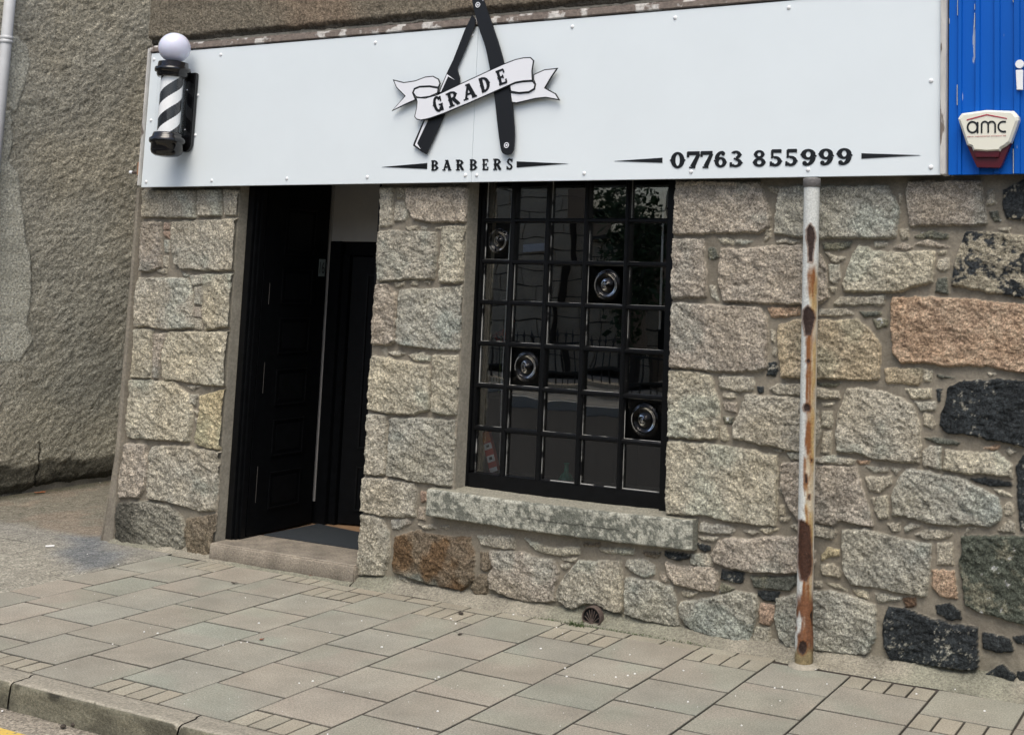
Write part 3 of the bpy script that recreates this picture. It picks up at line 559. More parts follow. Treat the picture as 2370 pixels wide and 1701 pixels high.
for r_ in range(7):
    for c_ in range(5):
        xa=GX[c_]+.012 if c_ else -4.178; xb=GX[c_+1]-.012 if c_<4 else -2.945; zb=GZ[r_+1]+.011 if r_<6 else .682; zt=GZ[r_]-.011 if r_ else 2.386
        y=win_y+.034
        for (a,b,c,d) in((xa,xa+.0035,zb,zt),(xb-.0025,xb,zb,zt),(xa,xb,zb,zb+.004),(xa,xb,zt-.002,zt)):
            if rp.random()<.85: ptm.box(a+.0005,b-.0005,y-.006-rp.random()*.001,y-.0015,c+.0005,d-.0005)
        tx,tz=rp.uniform(-.010,.010),rp.uniform(-.010,.010); w,h=xb-xa,zt-zb; p=MB()
        if (r_,c_)==(0,2): tx=tz=0.
        if (r_,c_) in BULL:
            cx,cz=(xa+xb)/2+rp.uniform(-.004,.004),(zb+zt)/2; R0=min(w,h)*.44; nr=30; na=48; vs=[];fs=[]
            def hh(t): # moulded crown-glass profile: central knob, dip, broad rim
                return -.020*math.exp(-(t/.22)**2)-.009*math.exp(-((t-.72)/.11)**2)+.003*math.exp(-((t-.45)/.09)**2)
            for k in range(nr+1):
                t=k/nr
                for i in range(na):
                    a=2*math.pi*i/na; vs.append((cx+R0*t*math.cos(a),y+hh(t)*(1 if t<1 else 1),cz+R0*t*math.sin(a)))
            for k in range(nr):
                for i in range(na): j=(i+1)%na; fs.append((k*na+i,k*na+j,(k+1)*na+j,(k+1)*na+i))
            # square surround stitched to the ring
            b=len(vs)
            for i in range(na):
                a=2*math.pi*i/na; ca,sa=math.cos(a),math.sin(a); s=min((w/2-abs(cx-(xa+xb)/2))/max(abs(ca),1e-6),(h/2)/max(abs(sa),1e-6)); vs.append((cx+s*ca,y,cz+s*sa))
            for i in range(na): j=(i+1)%na; fs.append((nr*na+i,nr*na+j,b+j,b+i))
            p.add(vs,fs); p.build('bullseye_pane',M['bull'],window,smooth=True)['label']='bulging round crown-glass pane'
        else:
            v=[(x_,y+tx*(x_-xa)+tz*(z_-zb)+yy,z_) for yy in(0,.003) for z_ in(zb,zt) for x_ in(xa,xb)]
            p.add(v,[(0,1,3,2),(4,6,7,5),(0,4,5,1),(2,3,7,6),(0,2,6,4),(1,5,7,3)]); p.build('pane',M['glass'],window)
ptm.build('putty_bead',M['putty'],window)
# dark shop interior behind the window
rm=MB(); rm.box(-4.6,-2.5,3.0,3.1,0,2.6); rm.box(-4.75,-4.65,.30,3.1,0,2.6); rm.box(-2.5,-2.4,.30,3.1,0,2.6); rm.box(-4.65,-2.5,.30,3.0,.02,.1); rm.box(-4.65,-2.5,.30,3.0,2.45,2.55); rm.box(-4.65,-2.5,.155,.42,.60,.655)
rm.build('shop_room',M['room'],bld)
# ------------------------------------------------------------------ door, step, vestibule
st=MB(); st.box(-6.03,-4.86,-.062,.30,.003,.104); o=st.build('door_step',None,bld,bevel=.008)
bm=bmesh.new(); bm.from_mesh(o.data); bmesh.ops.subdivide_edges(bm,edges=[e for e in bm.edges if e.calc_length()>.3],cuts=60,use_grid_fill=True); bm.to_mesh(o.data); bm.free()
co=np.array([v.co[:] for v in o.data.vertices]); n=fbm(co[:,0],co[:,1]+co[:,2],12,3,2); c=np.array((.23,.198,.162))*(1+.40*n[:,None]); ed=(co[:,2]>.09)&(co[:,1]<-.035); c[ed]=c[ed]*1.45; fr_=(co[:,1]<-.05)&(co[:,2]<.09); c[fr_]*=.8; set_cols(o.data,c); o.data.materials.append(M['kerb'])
df=MB(); jy=.075
df.box(DX0+.0,-5.985,jy,.16,.104,2.42); df.box(-5.985,-5.965,jy+.018,.16,.104,2.42); df.box(-5.9648,-5.952,jy+.04,.16,.104,2.42)
df.box(-4.925,DX1+.003,.055,.16,.104,2.42); df.box(-4.892,DX1+.003,.0035,.055,.04,2.42)
dfr=df.build('door_frame',M['black'],bld,bevel=.003)
# storm door leaf folded back into the vestibule along the left
lf=MB(); LX=-5.948
lf.box(LX-.04,LX,.165,.755,.115,2.44)
for za,zb in((.32,.55),(1.02,1.22),(1.60,1.74)): lf.box(LX+.0004,LX+.003,.222,.2238,za,zb,1)
leaf=lf.build('door_leaf',[M['blackmatt'],M['chip']],bld)
for za,zb in((.26,.50),(.60,.84),(.93,1.17),(1.27,1.51),(1.60,1.84),(1.93,2.25)):
    for ya,yb in((.33,.62),):
        pn=MB(); t=.012; y0,y1=ya,yb
        pn.box(LX+.0005,LX+.010,y0,y1,za,za+t); pn.box(LX+.0005,LX+.010,y0,y1,zb-t,zb); pn.box(LX+.0005,LX+.010,y0,y0+t,za+t,zb-t); pn.box(LX+.0005,LX+.010,y1-t,y1,za+t,zb-t); pn.box(LX+.0005,LX+.005,y0+.035,y1-.035,za+.035,zb-.035); pn.build('door_panel',M['black'],leaf,bevel=.002)
npl=MB(); q=[1.795,1.915]; npl.box(LX+.0005,LX+.004,.675,.735,q[0]+.0,q[1]-.0); plt=npl.build('number_plate',M['plate'],leaf)
# vestibule shell
vs_=MB(); vs_.box(-6.05,-6.0,.16,1.3,.02,2.5); vs_.box(-4.87,-4.82,.30,1.3,.02,2.5); vs_.box(-6.05,-4.82,.16,1.3,2.5,2.55)
vs_.build('vestibule_wall',M['blackmatt'],bld)
pw=MB(); pw.box(-6.0,-4.87,.80,.88,2.045,2.5); pw.box(-5.975,-5.955,.785,.80,.25,2.5); pw.build('plaster_wall',M['plaster'],bld)
idr=MB(); idr.box(-5.99,-5.86,.79,.86,.10,2.045); idr.box(-5.855,-4.87,.83,.88,1.95,2.045); idr.box(-5.86,-5.80,.82,.88,.10,1.95)
idr.build('inner_door_frame',M['blackmatt'],bld,bevel=.003)
il=MB(); a=R_(14); hx,hy=-5.79,.84
def rotp(x,y): return (hx+x*math.cos(a)-y*math.sin(a),hy+x*math.sin(a)+y*math.cos(a))
def rbox(mb,x0,x1,y0,y1,z0,z1):
    v=[(*rotp(x,y),z) for z in(z0,z1) for y in(y0,y1) for x in(x0,x1)]; mb.add(v,[(0,2,3,1),(4,5,7,6),(0,1,5,4),(2,6,7,3),(0,4,6,2),(1,3,7,5)])
rbox(il,0,.88,0,.04,.11,1.94); inner=il.build('inner_door',M['blackmatt'],bld,bevel=.002)
for x0,x1,z0,z1 in((.12,.40,.62,1.82),(.50,.78,.62,1.82),(.12,.78,.2,.5)):
    ip=MB(); rbox(ip,x0,x1,-.010,-.0005,z0,z0+.012); rbox(ip,x0,x1,-.010,-.0005,z1-.012,z1); rbox(ip,x0,x0+.012,-.010,-.0005,z0+.012,z1-.012); rbox(ip,x1-.012,x1,-.010,-.0005,z0+.012,z1-.012); ip.build('door_panel',M['black'],inner)
fl=MB(); fl.box(-6.0,-4.87,.30,2.2,.06,.098); fl.build('vestibule_floor',M['wood'],bld)
vm=MB(); p0=[G(610,1243,.108),G(833,1274,.108),G(833,1235,.108),G(738,1218,.108),G(700,1214,.108)]; p0=[(-5.93,.30),(-4.90,.30),(-4.90,.60),(-5.45,.70),(-5.90,.77)]
vm.add([(x,y,z) for z in(.099,.108) for x,y in p0],[(9,8,7,6,5)[::-1],(0,1,2,3,4)[::-1]]+[(i,(i+1)%5,5+(i+1)%5,5+i) for i in range(5)]); 
mt=vm.build('door_mat',M['mat']); tag(mt,'dark blue rubber mat inside the open shop doorway','door mat')
# ------------------------------------------------------------------ lettering by strokes
BW=1.28
def bar(x0,y0,x1,y1,w,w2=None):
    w2=w if w2 is None else w2; w*=BW; w2*=BW; dx,dy=x1-x0,y1-y0; L=math.hypot(dx,dy); nx,ny=-dy/L,dx/L
    return [(x0+nx*w/2,y0+ny*w/2),(x0-nx*w/2,y0-ny*w/2),(x1-nx*w2/2,y1-ny*w2/2),(x1+nx*w2/2,y1+ny*w2/2)]
def arc(cx,cy,rx,ry,a0,a1,tx,ty,n=18):
    tx=min(tx*BW,rx*.98); ty=min(ty*BW,ry*.98); o=[];i_=[]
    for k in range(n+1):
        a=R_(a0+(a1-a0)*k/n); ca,sa=math.cos(a),math.sin(a); o.append((cx+rx*ca,cy+ry*sa)); i_.append((cx+(rx-tx)*ca,cy+(ry-ty)*sa))
    return o+i_[::-1]
def spur(x,y,s=.07): return [(x-s,y),(x,y-s*.8),(x+s,y),(x,y+s*.8)]
def ser(x,y,w,h=.10): return [(x-w/2,y-h/2),(x+w/2,y-h/2),(x+w/2,y+h/2),(x+w*.2,y+h*.30),(x-w*.2,y+h*.30),(x-w/2,y+h/2)] if y<.5 else [(x-w/2,y+h/2),(x-w/2,y-h/2),(x-w*.2,y-h*.30),(x+w*.2,y-h*.30),(x+w/2,y-h/2),(x+w/2,y+h/2)]
GL={
'G':[arc(.5,.5,.45,.5,35,325,.22,.12),bar(.84,.04,.84,.44,.2),ser(.80,.44,.4),spur(.05,.5),bar(.86,.62,.86,.93,.10,.12)],
'R':[bar(.25,.04,.25,.96,.22),arc(.48,.74,.42,.26,-90,90,.2,.10),bar(.22,.95,.5,.95,.10),bar(.22,.53,.5,.53,.10),bar(.52,.5,.86,.06,.21),ser(.25,.05,.5),ser(.88,.05,.26),ser(.2,.95,.4),spur(.12,.5),spur(.92,.74,.06)],
'A':[bar(.5,.97,.14,.05,.13),bar(.5,.97,.84,.05,.23),bar(.25,.34,.75,.34,.10),ser(.14,.05,.38),ser(.84,.05,.40),ser(.48,.96,.36),spur(.26,.50,.06),spur(.78,.50,.07)],
'D':[bar(.25,.04,.25,.96,.22),arc(.45,.5,.5,.5,-90,90,.22,.11,24),bar(.1,.95,.47,.95,.11),bar(.1,.05,.47,.05,.11),spur(.12,.5),spur(.95,.5)],
'E':[bar(.28,.04,.28,.96,.22),bar(.08,.95,.9,.95,.10),bar(.08,.05,.92,.05,.10),bar(.3,.5,.68,.5,.09),bar(.88,.97,.88,.74,.08,.14),bar(.90,.03,.90,.28,.08,.14),bar(.68,.38,.68,.62,.09),spur(.14,.5)],
'B':[bar(.25,.04,.25,.96,.22),arc(.5,.74,.38,.26,-90,90,.2,.10),arc(.5,.27,.44,.27,-90,90,.21,.10),bar(.08,.95,.52,.95,.10),bar(.08,.05,.52,.05,.10),bar(.2,.51,.52,.51,.09),spur(.13,.5),spur(.97,.27,.06),spur(.9,.74,.06)],
'S':[arc(.5,.72,.38,.28,20,270,.2,.11),arc(.5,.26,.42,.27,-160,90,.2,.11),bar(.86,.68,.86,.98,.12,.10),bar(.12,.02,.12,.32,.12,.12),spur(.13,.72,.06),spur(.93,.26,.06)],
'0':[arc(.5,.5,.46,.5,0,180,.24,.12,20),arc(.5,.5,.46,.5,180,360,.24,.12,20),spur(.04,.5,.08),spur(.96,.5,.08)],
'7':[bar(.08,.90,.95,.90,.18),bar(.12,.97,.12,.66,.12,.14),bar(.90,.86,.42,.05,.17,.26),ser(.42,.04,.44),spur(.64,.45,.1)],
'6':[arc(.5,.32,.44,.32,0,360,.23,.11,28),arc(.62,.5,.56,.5,80,180,.24,.12,14),spur(.06,.42,.08),spur(.93,.32,.06),arc(.7,.84,.14,.13,0,360,.13,.12,12)],
'3':[arc(.48,.75,.38,.25,-90,150,.21,.11),arc(.46,.27,.46,.27,-150,90,.22,.11),spur(.92,.27,.07),spur(.86,.75,.06),spur(.4,.52,.09),bar(.13,.03,.13,.30,.14,.12)],
'8':[arc(.5,.75,.38,.25,0,360,.19,.10,26),arc(.5,.27,.45,.27,0,360,.22,.11,26),spur(.07,.27,.07),spur(.93,.27,.07),spur(.14,.75,.06),spur(.86,.75,.06)],
'5':[bar(.2,.92,.9,.92,.16),bar(.22,.97,.22,.50,.14),arc(.45,.31,.47,.31,-150,110,.23,.12,22),bar(.12,.03,.12,.30,.14,.12),spur(.92,.31,.07),spur(.2,.55,.09),bar(.88,.97,.88,.80,.08,.04)],
'9':[arc(.5,.68,.44,.32,0,360,.23,.11,28),arc(.38,.5,.56,.5,-100,0,.24,.12,14),spur(.94,.58,.08),spur(.07,.68,.06),arc(.28,.16,.14,.13,0,360,.13,.12,12)],
}
def letter(ch,BL,BR,TL,reg,yf,yb,mb,k=0):
    # tiny steps in depth keep the pieces of one character from sharing a plane
    for i,pl in enumerate(GL[ch]):
        q=[]
        for x,y in pl:
            u=BL[0]+x*(BR[0]-BL[0])+y*(TL[0]-BL[0]); v=BL[1]+x*(BR[1]-BL[1])+y*(TL[1]-BL[1]); q.append(F(*px(reg,u,v),yf))
        mb.ext(q,yf-.00025*i,yb)
# ------------------------------------------------------------------ fascia sign
SY=-.10
sgn=thing('shop_sign','long white barbers fascia sign with black lettering and phone number','sign',(-4.1,SY,SIGN_B))
sx0,sx1=-6.845,-1.398; seam=F(*px('R2',985,500),SY)[0]
for a,b,zt in((sx0,seam-.001,3.277),(seam+.001,sx1,3.277)):
    m=MB(); m.box(a,b,SY,SY+.02,SIGN_B,zt); m.build('sign_panel',M['sign'],sgn,bevel=.0015)
bk=MB(); bk.box(-6.84,-1.40,SY+.021,.0-.025,SIGN_B+.012,3.27); bk.build('sign_box',M['blackmatt'],sgn)
caps=[('R1',s) for s in "968,375 1387,345 1243,600 948,757 1227,850 918,1143 1330,1135".split()]+[('R2',s) for s in "73,385 1840,242 880,1575 983,1573 940,318".split()]+[('R3',s) for s in "473,93 1058,41 1790,417 1789,861 1157,874 555,884 5,893".split()]+[('R6',s) for s in "445,37 950,28 1567,15".split()]
for rg,s in caps:
    x,z=F(*px(rg,*map(float,s.split(','))),SY); m=MB(); m.lathe([(.0001,-.007),(.006,-.0065),(.010,-.004),(.0115,-.0005)],(x,SY,z),14,'y'); m.build('screw_cap',M['cap'],sgn,True)
def wtxt(name,items,reg,yf,yb,parent,mt):
    for ch,BL,BR,TL in items:
        m=MB(); letter(ch,BL,BR,TL,reg,yf,yb,m); m.build(name,mt,parent)
def boxletters(txt,xs,ytop,ybot,slope=0):
    out=[]
    for c,(a,b) in zip(txt,xs): out.append((c,(a,ybot(a)),(b,ybot(b)),(a,ytop(a))))
    return out
wtxt('letter',boxletters('BARBERS',[(570,637),(677,750),(795,865),(915,985),(1028,1087),(1130,1200),(1247,1305)],lambda x:1441-(x-570)*.026,lambda x:1532-(x-570)*.011),'R2',SY-.003,SY-.0002,sgn,M['ink'])
wtxt('digit',boxletters('07763855999',[(447,523),(530,602),(600,668),(672,740),(750,822),(870,940),(957,1025),(1037,1105),(1115,1200),(1207,1290),(1300,1385)],lambda x:784-(x-447)*.0235,lambda x:868-(x-447)*.0195),'R3',SY-.003,SY-.0002,sgn,M['ink'])
for nm,rg,pl in(('wedge_ornament','R2',"133,1500 540,1465 538,1518"),('wedge_ornament','R2',"1342,1450 1800,1470 1342,1505"),('wedge_ornament','R3',"160,830 408,813 408,839"),('wedge_ornament','R3',"1432,790 1735,800 1432,818")):
    m=MB(); m.ext([F(*px(rg,*p),SY) for p in parse(pl)],SY-.0025,SY-.0002); m.build(nm,M['ink'],sgn)
t=MB(); t.box(-6.87,-1.40,-.108,-.028,3.286,3.318); t.box(-6.87,-1.40,-.085,-.028,3.3185,3.336); t.build('top_batten',M['browntrim'],sgn,bevel=.004)
t=MB(); t.box(-6.866,-6.849,-.118,-.02,SIGN_B+.01,3.31); t.build('left_edge_batten',M['whitetrim'],sgn,bevel=.003)
t=MB(); t.box(-1.394,-1.366,-.125,-.02,SIGN_B+.0,4.2); t.build('right_edge_batten',M['whitetrim'],sgn,bevel=.003)
# razor emblem
emb=thing('razor_emblem','raised letter A made of a charcoal cut-throat razor with white ribbon reading GRADE','sign emblem',(-3.8,SY,2.4))
def pl2(reg,s,y): return [F(*px(reg,*p),y) for p in parse(s)]
def inset(poly,d):
    P=np.array(poly); n=len(P); a=sum(P[i][0]*P[(i+1)%n][1]-P[(i+1)%n][0]*P[i][1] for i in range(n))
    if a<0: P=P[::-1]
    out=[]
    for i in range(n):
        e1=P[i]-P[i-1]; e2=P[(i+1)%n]-P[i]; e1/=np.linalg.norm(e1)+1e-9; e2/=np.linalg.norm(e2)+1e-9
        n1=np.array([-e1[1],e1[0]]); n2=np.array([-e2[1],e2[0]]); b=n1+n2; L=np.linalg.norm(b); b=b/(L+1e-9); k=d/max(.35,(b@n1)); out.append(tuple(P[i]+b*k))
    return out
def smoothp(poly,it=1):
    for _ in range(it):
        o=[]
        for i in range(len(poly)):
            a=poly[i];b=poly[(i+1)%len(poly)]
            o+= [(a[0]*.8+b[0]*.2,a[1]*.8+b[1]*.2),(a[0]*.2+b[0]*.8,a[1]*.2+b[1]*.8)]
        poly=o
    return poly
m=MB(); m.ext(pl2('R2',"940,135 968,180 965,228 930,310 860,480 803,605 808,640 828,700 826,750 740,900 690,1030 600,1230 527,1385 495,1370 410,1308 418,1280 500,1090 640,830 712,660 770,540 875,270 915,190",-.121),-.121,-.112); bl=m.build('razor_blade',M['dark'],emb)
m=MB(); m.ext(pl2('R2',"518,1080 545,1080 455,1270 448,1290 478,1340 428,1302",-.122),-.1222,-.1205); m.build('blade_highlight',M['ribbon'],bl); m=MB(); m.ext(pl2('R2',"650,828 715,668 785,720 725,688 662,826",-.122),-.1222,-.1205); m.build('blade_highlight',M['ribbon'],bl)
m=MB(); m.ext(smoothp(pl2('R2',"938,-10 950,60 1000,255 1060,420 1100,620 1140,860 1165,1100 1190,1300 1205,1370 1245,1395 1290,1385 1315,1340 1322,1180 1300,930 1265,770 1225,560 1180,400 1130,250 1080,110 1045,0 1020,-50 975,-60 945,-40",-.130)),-.130,-.1215); hd=m.build('razor_handle',M['dark'],emb)
for s in((993,47),(1250,1305)):
    x,z=F(*px('R2',*s),-.130); m=MB(); m.lathe([(.0165,.0),(.0165,-.0028),(.0115,-.0028),(.0115,0)],(x,-.1301,z),24,'y'); m.lathe([(.0001,-.003),(.0062,-.0028),(.0066,0)],(x,-.1301,z),16,'y'); m.build('pivot_ring',M['ribbon'],hd)
m=MB(); x,z=F(*px('R2',1036,8),-.131); m.ext([(x-.006,z+.012),(x+.004,z+.012),(x+.002,z-.004)],-.132,-.130); m.build('handle_glint',M['ribbon'],hd)
RB=dict(ribbon_tail_l=("228,715 330,740 430,725 520,690 590,683 640,710 655,750 640,790 560,778 470,782 425,800 410,835 437,900 345,940 218,1000 335,865 260,790",-.129),
 ribbon_tail_r=("1490,670 1590,625 1710,612 1650,700 1597,790 1690,840 1730,905 1600,880 1510,890 1340,930 1295,925 1280,830 1360,838 1450,830 1500,800 1508,760 1490,720",-.129),
 fold_l=("410,835 425,800 470,782 560,778 640,792 632,840 560,872 480,882 437,875",-.137),fold_r=("1275,765 1330,745 1400,733 1485,728 1508,760 1500,800 1450,830 1360,838 1285,825",-.137),
 band=("437,875 520,880 630,850 830,755 1100,630 1230,572 1330,533 1400,518 1465,515 1495,545 1480,640 1485,728 1400,733 1330,745 1140,830 900,935 690,1022 560,1068 480,1085 440,1075 422,1050 440,970 445,920",-.143))
rib=None
for nm,(s,y) in RB.items():
    pn_={'ribbon_tail_l':'ribbon_tail','ribbon_tail_r':'ribbon_tail','fold_l':'ribbon_fold','fold_r':'ribbon_fold','band':'ribbon_band'}[nm]
    pl=pl2('R2',s,y); m=MB(); m.ext(pl,y,y+.0055); o=m.build(pn_,M['ink'],emb); m=MB(); m.ext(inset(pl,.0062),y-.0012,y-.0001); m.build('ribbon_face',M['ribbon'],o); rib=o
for ch,BL,BR,TL in(('G',(604,1020),(690,990),(572,880)),('R',(737,970),(832,930),(703,845)),('A',(872,905),(980,868),(845,775)),('D',(1020,838),(1115,800),(988,715)),('E',(1178,772),(1260,742),(1143,645))):
    m=MB(); letter(ch,BL,BR,TL,'R2',-.1465,-.1443,m); m.build('letter',M['ink'],rib)
# ------------------------------------------------------------------ barber pole
PYy=-.245; zc=lambda v:F(400,v,PYy)[1]; bx=F(*px('A1',445,900),PYy)[0]; bx=F(*px('A1',430,900),PYy)[0]
Z=lambda y:F(*px('A1',440,y),PYy)[1]; mpp=lambda w:w/5.088*.00283
pole=thing('barber_pole','black and white striped barber pole lamp with round white globe','barber pole',(bx,PYy,Z(1545)))
def lat(name,prof,mt,n=40,parent=pole,smooth=True):
    m=MB(); m.lathe(prof,(bx,PYy,0),n); return m.build(name,mt,parent,smooth)
zg=F(399.4,112,PYy)[1]; rg=.1
lat('globe',[(max(.0005,rg*math.sin(math.pi*k/24)),zg-rg*math.cos(math.pi*k/24)) for k in range(25)],M['globe'],n=40)
zt=Z(412); 
lat('top_cap',[(.0,zt-.0),(.045,zt),(.048,zt-.012),(.092,zt-.016),(.096,zt-.05),(.098,Z(500)),(.109,Z(505)),(.112,Z(530)),(.109,Z(552)),(.096,Z(560)),(.098,Z(580)),(.093,Z(600)),(.090,Z(612)),(.05,Z(612))],M['plastic'])
zb=Z(1262)
lat('bottom_cap',[(.05,zb),(.088,zb),(.093,Z(1285)),(.096,Z(1310)),(.111,Z(1330)),(.113,Z(1365)),(.108,Z(1385)),(.099,Z(1390)),(.099,Z(1470)),(.092,Z(1505)),(.07,Z(1532)),(.03,Z(1545)),(.0,Z(1547))],M['plastic'])
ztp=Z(612);zbt=zb
def stripes(): # helical stripes
    n=96; nz=140; vs=[];fs=[];mi=[]; r=.068
    for k in range(nz+1):
        for i in range(n): a=2*math.pi*i/n; vs.append((bx+r*math.cos(a),PYy+r*math.sin(a),zbt+(ztp-zbt)*k/nz))
    for k in range(nz):
        for i in range(n):
            z=(ztp-zbt)*(k+.5)/nz; j=(i+1)%n; fs.append((k*n+i,k*n+j,(k+1)*n+j,(k+1)*n+i)); ph=(z/.167-(i+.5)/n*2.0+.30)%1.0; mi.append(1 if ph<.5 else 0)
    m=MB(); m.v=vs; m.f=fs; m.m=mi; return m.build('striped_cylinder',[M['stripeW'],M['stripeB']],pole,True)
stripes()
lat('glass_tube',[(.0875,zbt),(.0875,ztp)],M['tubeglass'],n=48)
m=MB(); zt_,zb_=F(*px('A1',680,562),SY-.02)[1],F(*px('A1',600,1490),SY-.02)[1]; xr=F(*px('A1',712,800),SY-.03)[0]
arcp=[(xr-.055+.055*math.cos(R_(t)),zb_+.055+.055*math.sin(R_(t))) for t in range(180,361,15)]+[(xr,zt_),(xr-.11,zt_)]
m.ext(arcp,SY-.035,SY-.001); br=m.build('wall_bracket',M['plastic'],pole,bevel=.006)
m=MB(); zz=(Z(530)+Z(552))/2; m.box(bx-.03,bx+.03,PYy+.085,SY-.034,zz-.02,zz+.02); m.build('support_arm',M['plastic'],pole,bevel=.004); m=MB(); zz=Z(1345); m.box(bx-.03,bx+.03,PYy+.085,SY-.034,zz-.02,zz+.02); m.build('support_arm',M['plastic'],pole,bevel=.004)
for s in((625,758),(597,1228)):
    x,z=F(*px('A1',*s),SY-.036); m=MB(); m.lathe([(.0001,-.004),(.005,-.003),(.0065,0)],(x,SY-.0355,z),12,'y'); m.build('bracket_screw',M['chrome'],pole,True)
# ------------------------------------------------------------------ neighbouring blue fascia, alarm box, letter
bf=thing('blue_fascia','bright blue ribbed metal fascia of the neighbouring shop','shop fascia',(-1,SY,2.36))
ribs=[(-1.362,-1.335)]; prof=[(-1.358,-.098)]
edges=[]; 
for a,b in((345,400),(548,615),(770,850),(1003,1085)):
    xa=F(*px('A4',a,600),-.09)[0]; xb=F(*px('A4',b,600),-.09)[0]; edges.append((xa,xb))
step=edges[-1][0]-edges[-2][0]
x=edges[-1][0]+step
while x<1.5: edges.append((x,x+.036)); x+=step
for xa,xb in edges: prof+=[(xa,-.098),(xa+.004,-.112),(xb-.004,-.112),(xb,-.098)]
prof+=[(1.6,-.098)]
m=MB(); zl,zh=2.358,4.2
n=len(prof); m.add([(x,y,zl) for x,y in prof]+[(x,y,zh) for x,y in prof],[(i,i+1,n+i+1,n+i) for i in range(n-1)]); m.box(-1.358,1.6,-.080,-.03,zl+.004,zh)
for xa,xb in[(-1.356,0)]+edges[:4]:
    z=zl
    while z<zh:
        h=random.uniform(.02,.14)
        if random.random()<.22: w_=random.uniform(.0006,.0014); m.box(xa-w_,xa+.0006,-.1135 if xb else -.101,-.0985,z,z+h,1)
        z+=h+random.uniform(.01,.12)
m.build('ribbed_panel',[M['blue'],M['pvc']],bf)
al=thing('alarm_box','cream and maroon shield-shaped burglar alarm box on the blue fascia','alarm box',(-1.2,-.11,2.4))
q=lambda s,y:[F(*px('A4',*p),y) for p in parse(s)]
out="340,890 355,865 385,828 680,788 1000,800 1052,862 1055,905 960,1170 905,1215 850,1245 835,1275 680,1283 520,1270 500,1222 445,1200"
o1=q(out,-.165); m=MB(); c=np.array(o1).mean(0); a1=[tuple(p) for p in o1]; ins=[tuple(c+(np.array(p)-c)*.90) for p in a1]; n=len(a1)
if sum(a1[i][0]*a1[(i+1)%n][1]-a1[(i+1)%n][0]*a1[i][1] for i in range(n))<0: a1=a1[::-1]; ins=ins[::-1]
m.add([(x,-.115,z) for x,z in a1]+[(x,-.158,z) for x,z in a1]+[(x,-.172,z) for x,z in ins],[(2*n+i) and tuple(range(2*n,3*n))]+[]+[((i+1)%n+0,i,n+i,n+(i+1)%n)[::-1] for i in range(n)]+[(n+(i+1)%n,n+i,2*n+i,2*n+(i+1)%n)[::-1] for i in range(n)])
cov=m.build('cover',M['cream'],al)
m=MB(); m.ext(q("445,1198 520,1180 835,1180 960,1168 965,1175 855,1440 835,1470 565,1462 545,1420",-.15),-.150,-.115); m.ext(q("520,1250 835,1250 820,1345 550,1345",-.163),-.163,-.1505); m.build('beacon_lens',M['maroon'],al,bevel=.004)
AY=-.1735; m=MB(); BW=1.
def am(pl,k): m.ext([F(*px('A4',*p),AY) for p in pl],AY-.0003*k,AY+.0008)
am(arc(512,992,68,74,0,360,22,22,30),1); am([(563,930),(584,930),(584,1062),(563,1062)],2)
am([(610,1062),(610,960),(630,960),(630,1062)],1); am(arc(659,965,49,49,180,360,20,20,12),2); am([(688,965),(708,965),(708,1057),(688,1057)],3); am(arc(739,964,51,49,180,360,20,20,12),4); am([(770,962),(790,962),(790,1057),(770,1057)],5)
am(arc(876,985,70,70,62,298,21,21,20),1); am([(876,916),(906,916),(906,937),(876,937)],2); am([(876,1034),(906,1034),(906,1055),(876,1055)],3)
m.build('logo_lettering',M['ink'],cov)
m=MB(); m.ext([F(*px('A4',*p),AY) for p in((445,900),(680,838),(918,884),(918,895),(680,852),(445,914))],AY-.0006,AY+.0008); m.build('roof_line_logo',M['redink'],cov)
def text_mesh(name,body,h,x,y,z,mt,parent,width=None):
    cu=bpy.data.curves.new(name,'FONT'); cu.body=body; cu.size=h; cu.extrude=.0004; to=bpy.data.objects.new(name,cu); COL.objects.link(to)
    dg=bpy.context.evaluated_depsgraph_get(); me=bpy.data.meshes.new_from_object(to.evaluated_get(dg)); bpy.data.objects.remove(to)
    co=np.array([v.co[:] for v in me.vertices]); w=np.ptp(co[:,0]); s=(width/w) if width else 1
    for v in me.vertices: X_,Y_,Z_=v.co; v.co=(x+X_*s,y-Z_,z+Y_)
    return link(name,me,mt,parent)
xa,za=F(*px('A4',448,1108),AY); xb,_=F(*px('A4',905,1100),AY)
text_mesh('small_print','alarm maintenance company ltd',.0075,xa,AY-.0005,za,M['redink'],cov,xb-xa)
# 16 on the number plate (faces +X)
cu=bpy.data.curves.new('digits','FONT'); cu.body='16'; cu.size=.085; cu.extrude=.0005; to=bpy.data.objects.new('digits',cu); COL.objects.link(to)
me=bpy.data.meshes.new_from_object(to.evaluated_get(bpy.context.evaluated_depsgraph_get())); bpy.data.objects.remove(to)
co=np.array([v.co[:] for v in me.vertices]); w=np.ptp(co[:,0]); h=np.ptp(co[:,1])
for v in me.vertices: a_,b_,c_=v.co; v.co=(LX+.0046+c_,.681+(a_-co[:,0].min())/w*.048,1.815+(b_-co[:,1].min())/h*.08)
link('house_number',me,M['ink'],plt)
li=thing('sign_letter','white raised letter i on the blue fascia','sign letter',(-.95,-.12,2.9))
x,z=F(*px('A4',1066,248),-.125); m=MB(); m.lathe([(.0001,-.012),(.0195,-.012),(.0205,-.0105),(.0205,.0)],(x,-.1125,z),24,'y'); m.build('letter_dot',M['cap'],li)
m=MB(); m.ext(q("1020,318 1108,315 1105,552 1032,553",-.125),-.1245,-.1125); m.build('letter_stem',M['cap'],li,bevel=.002)
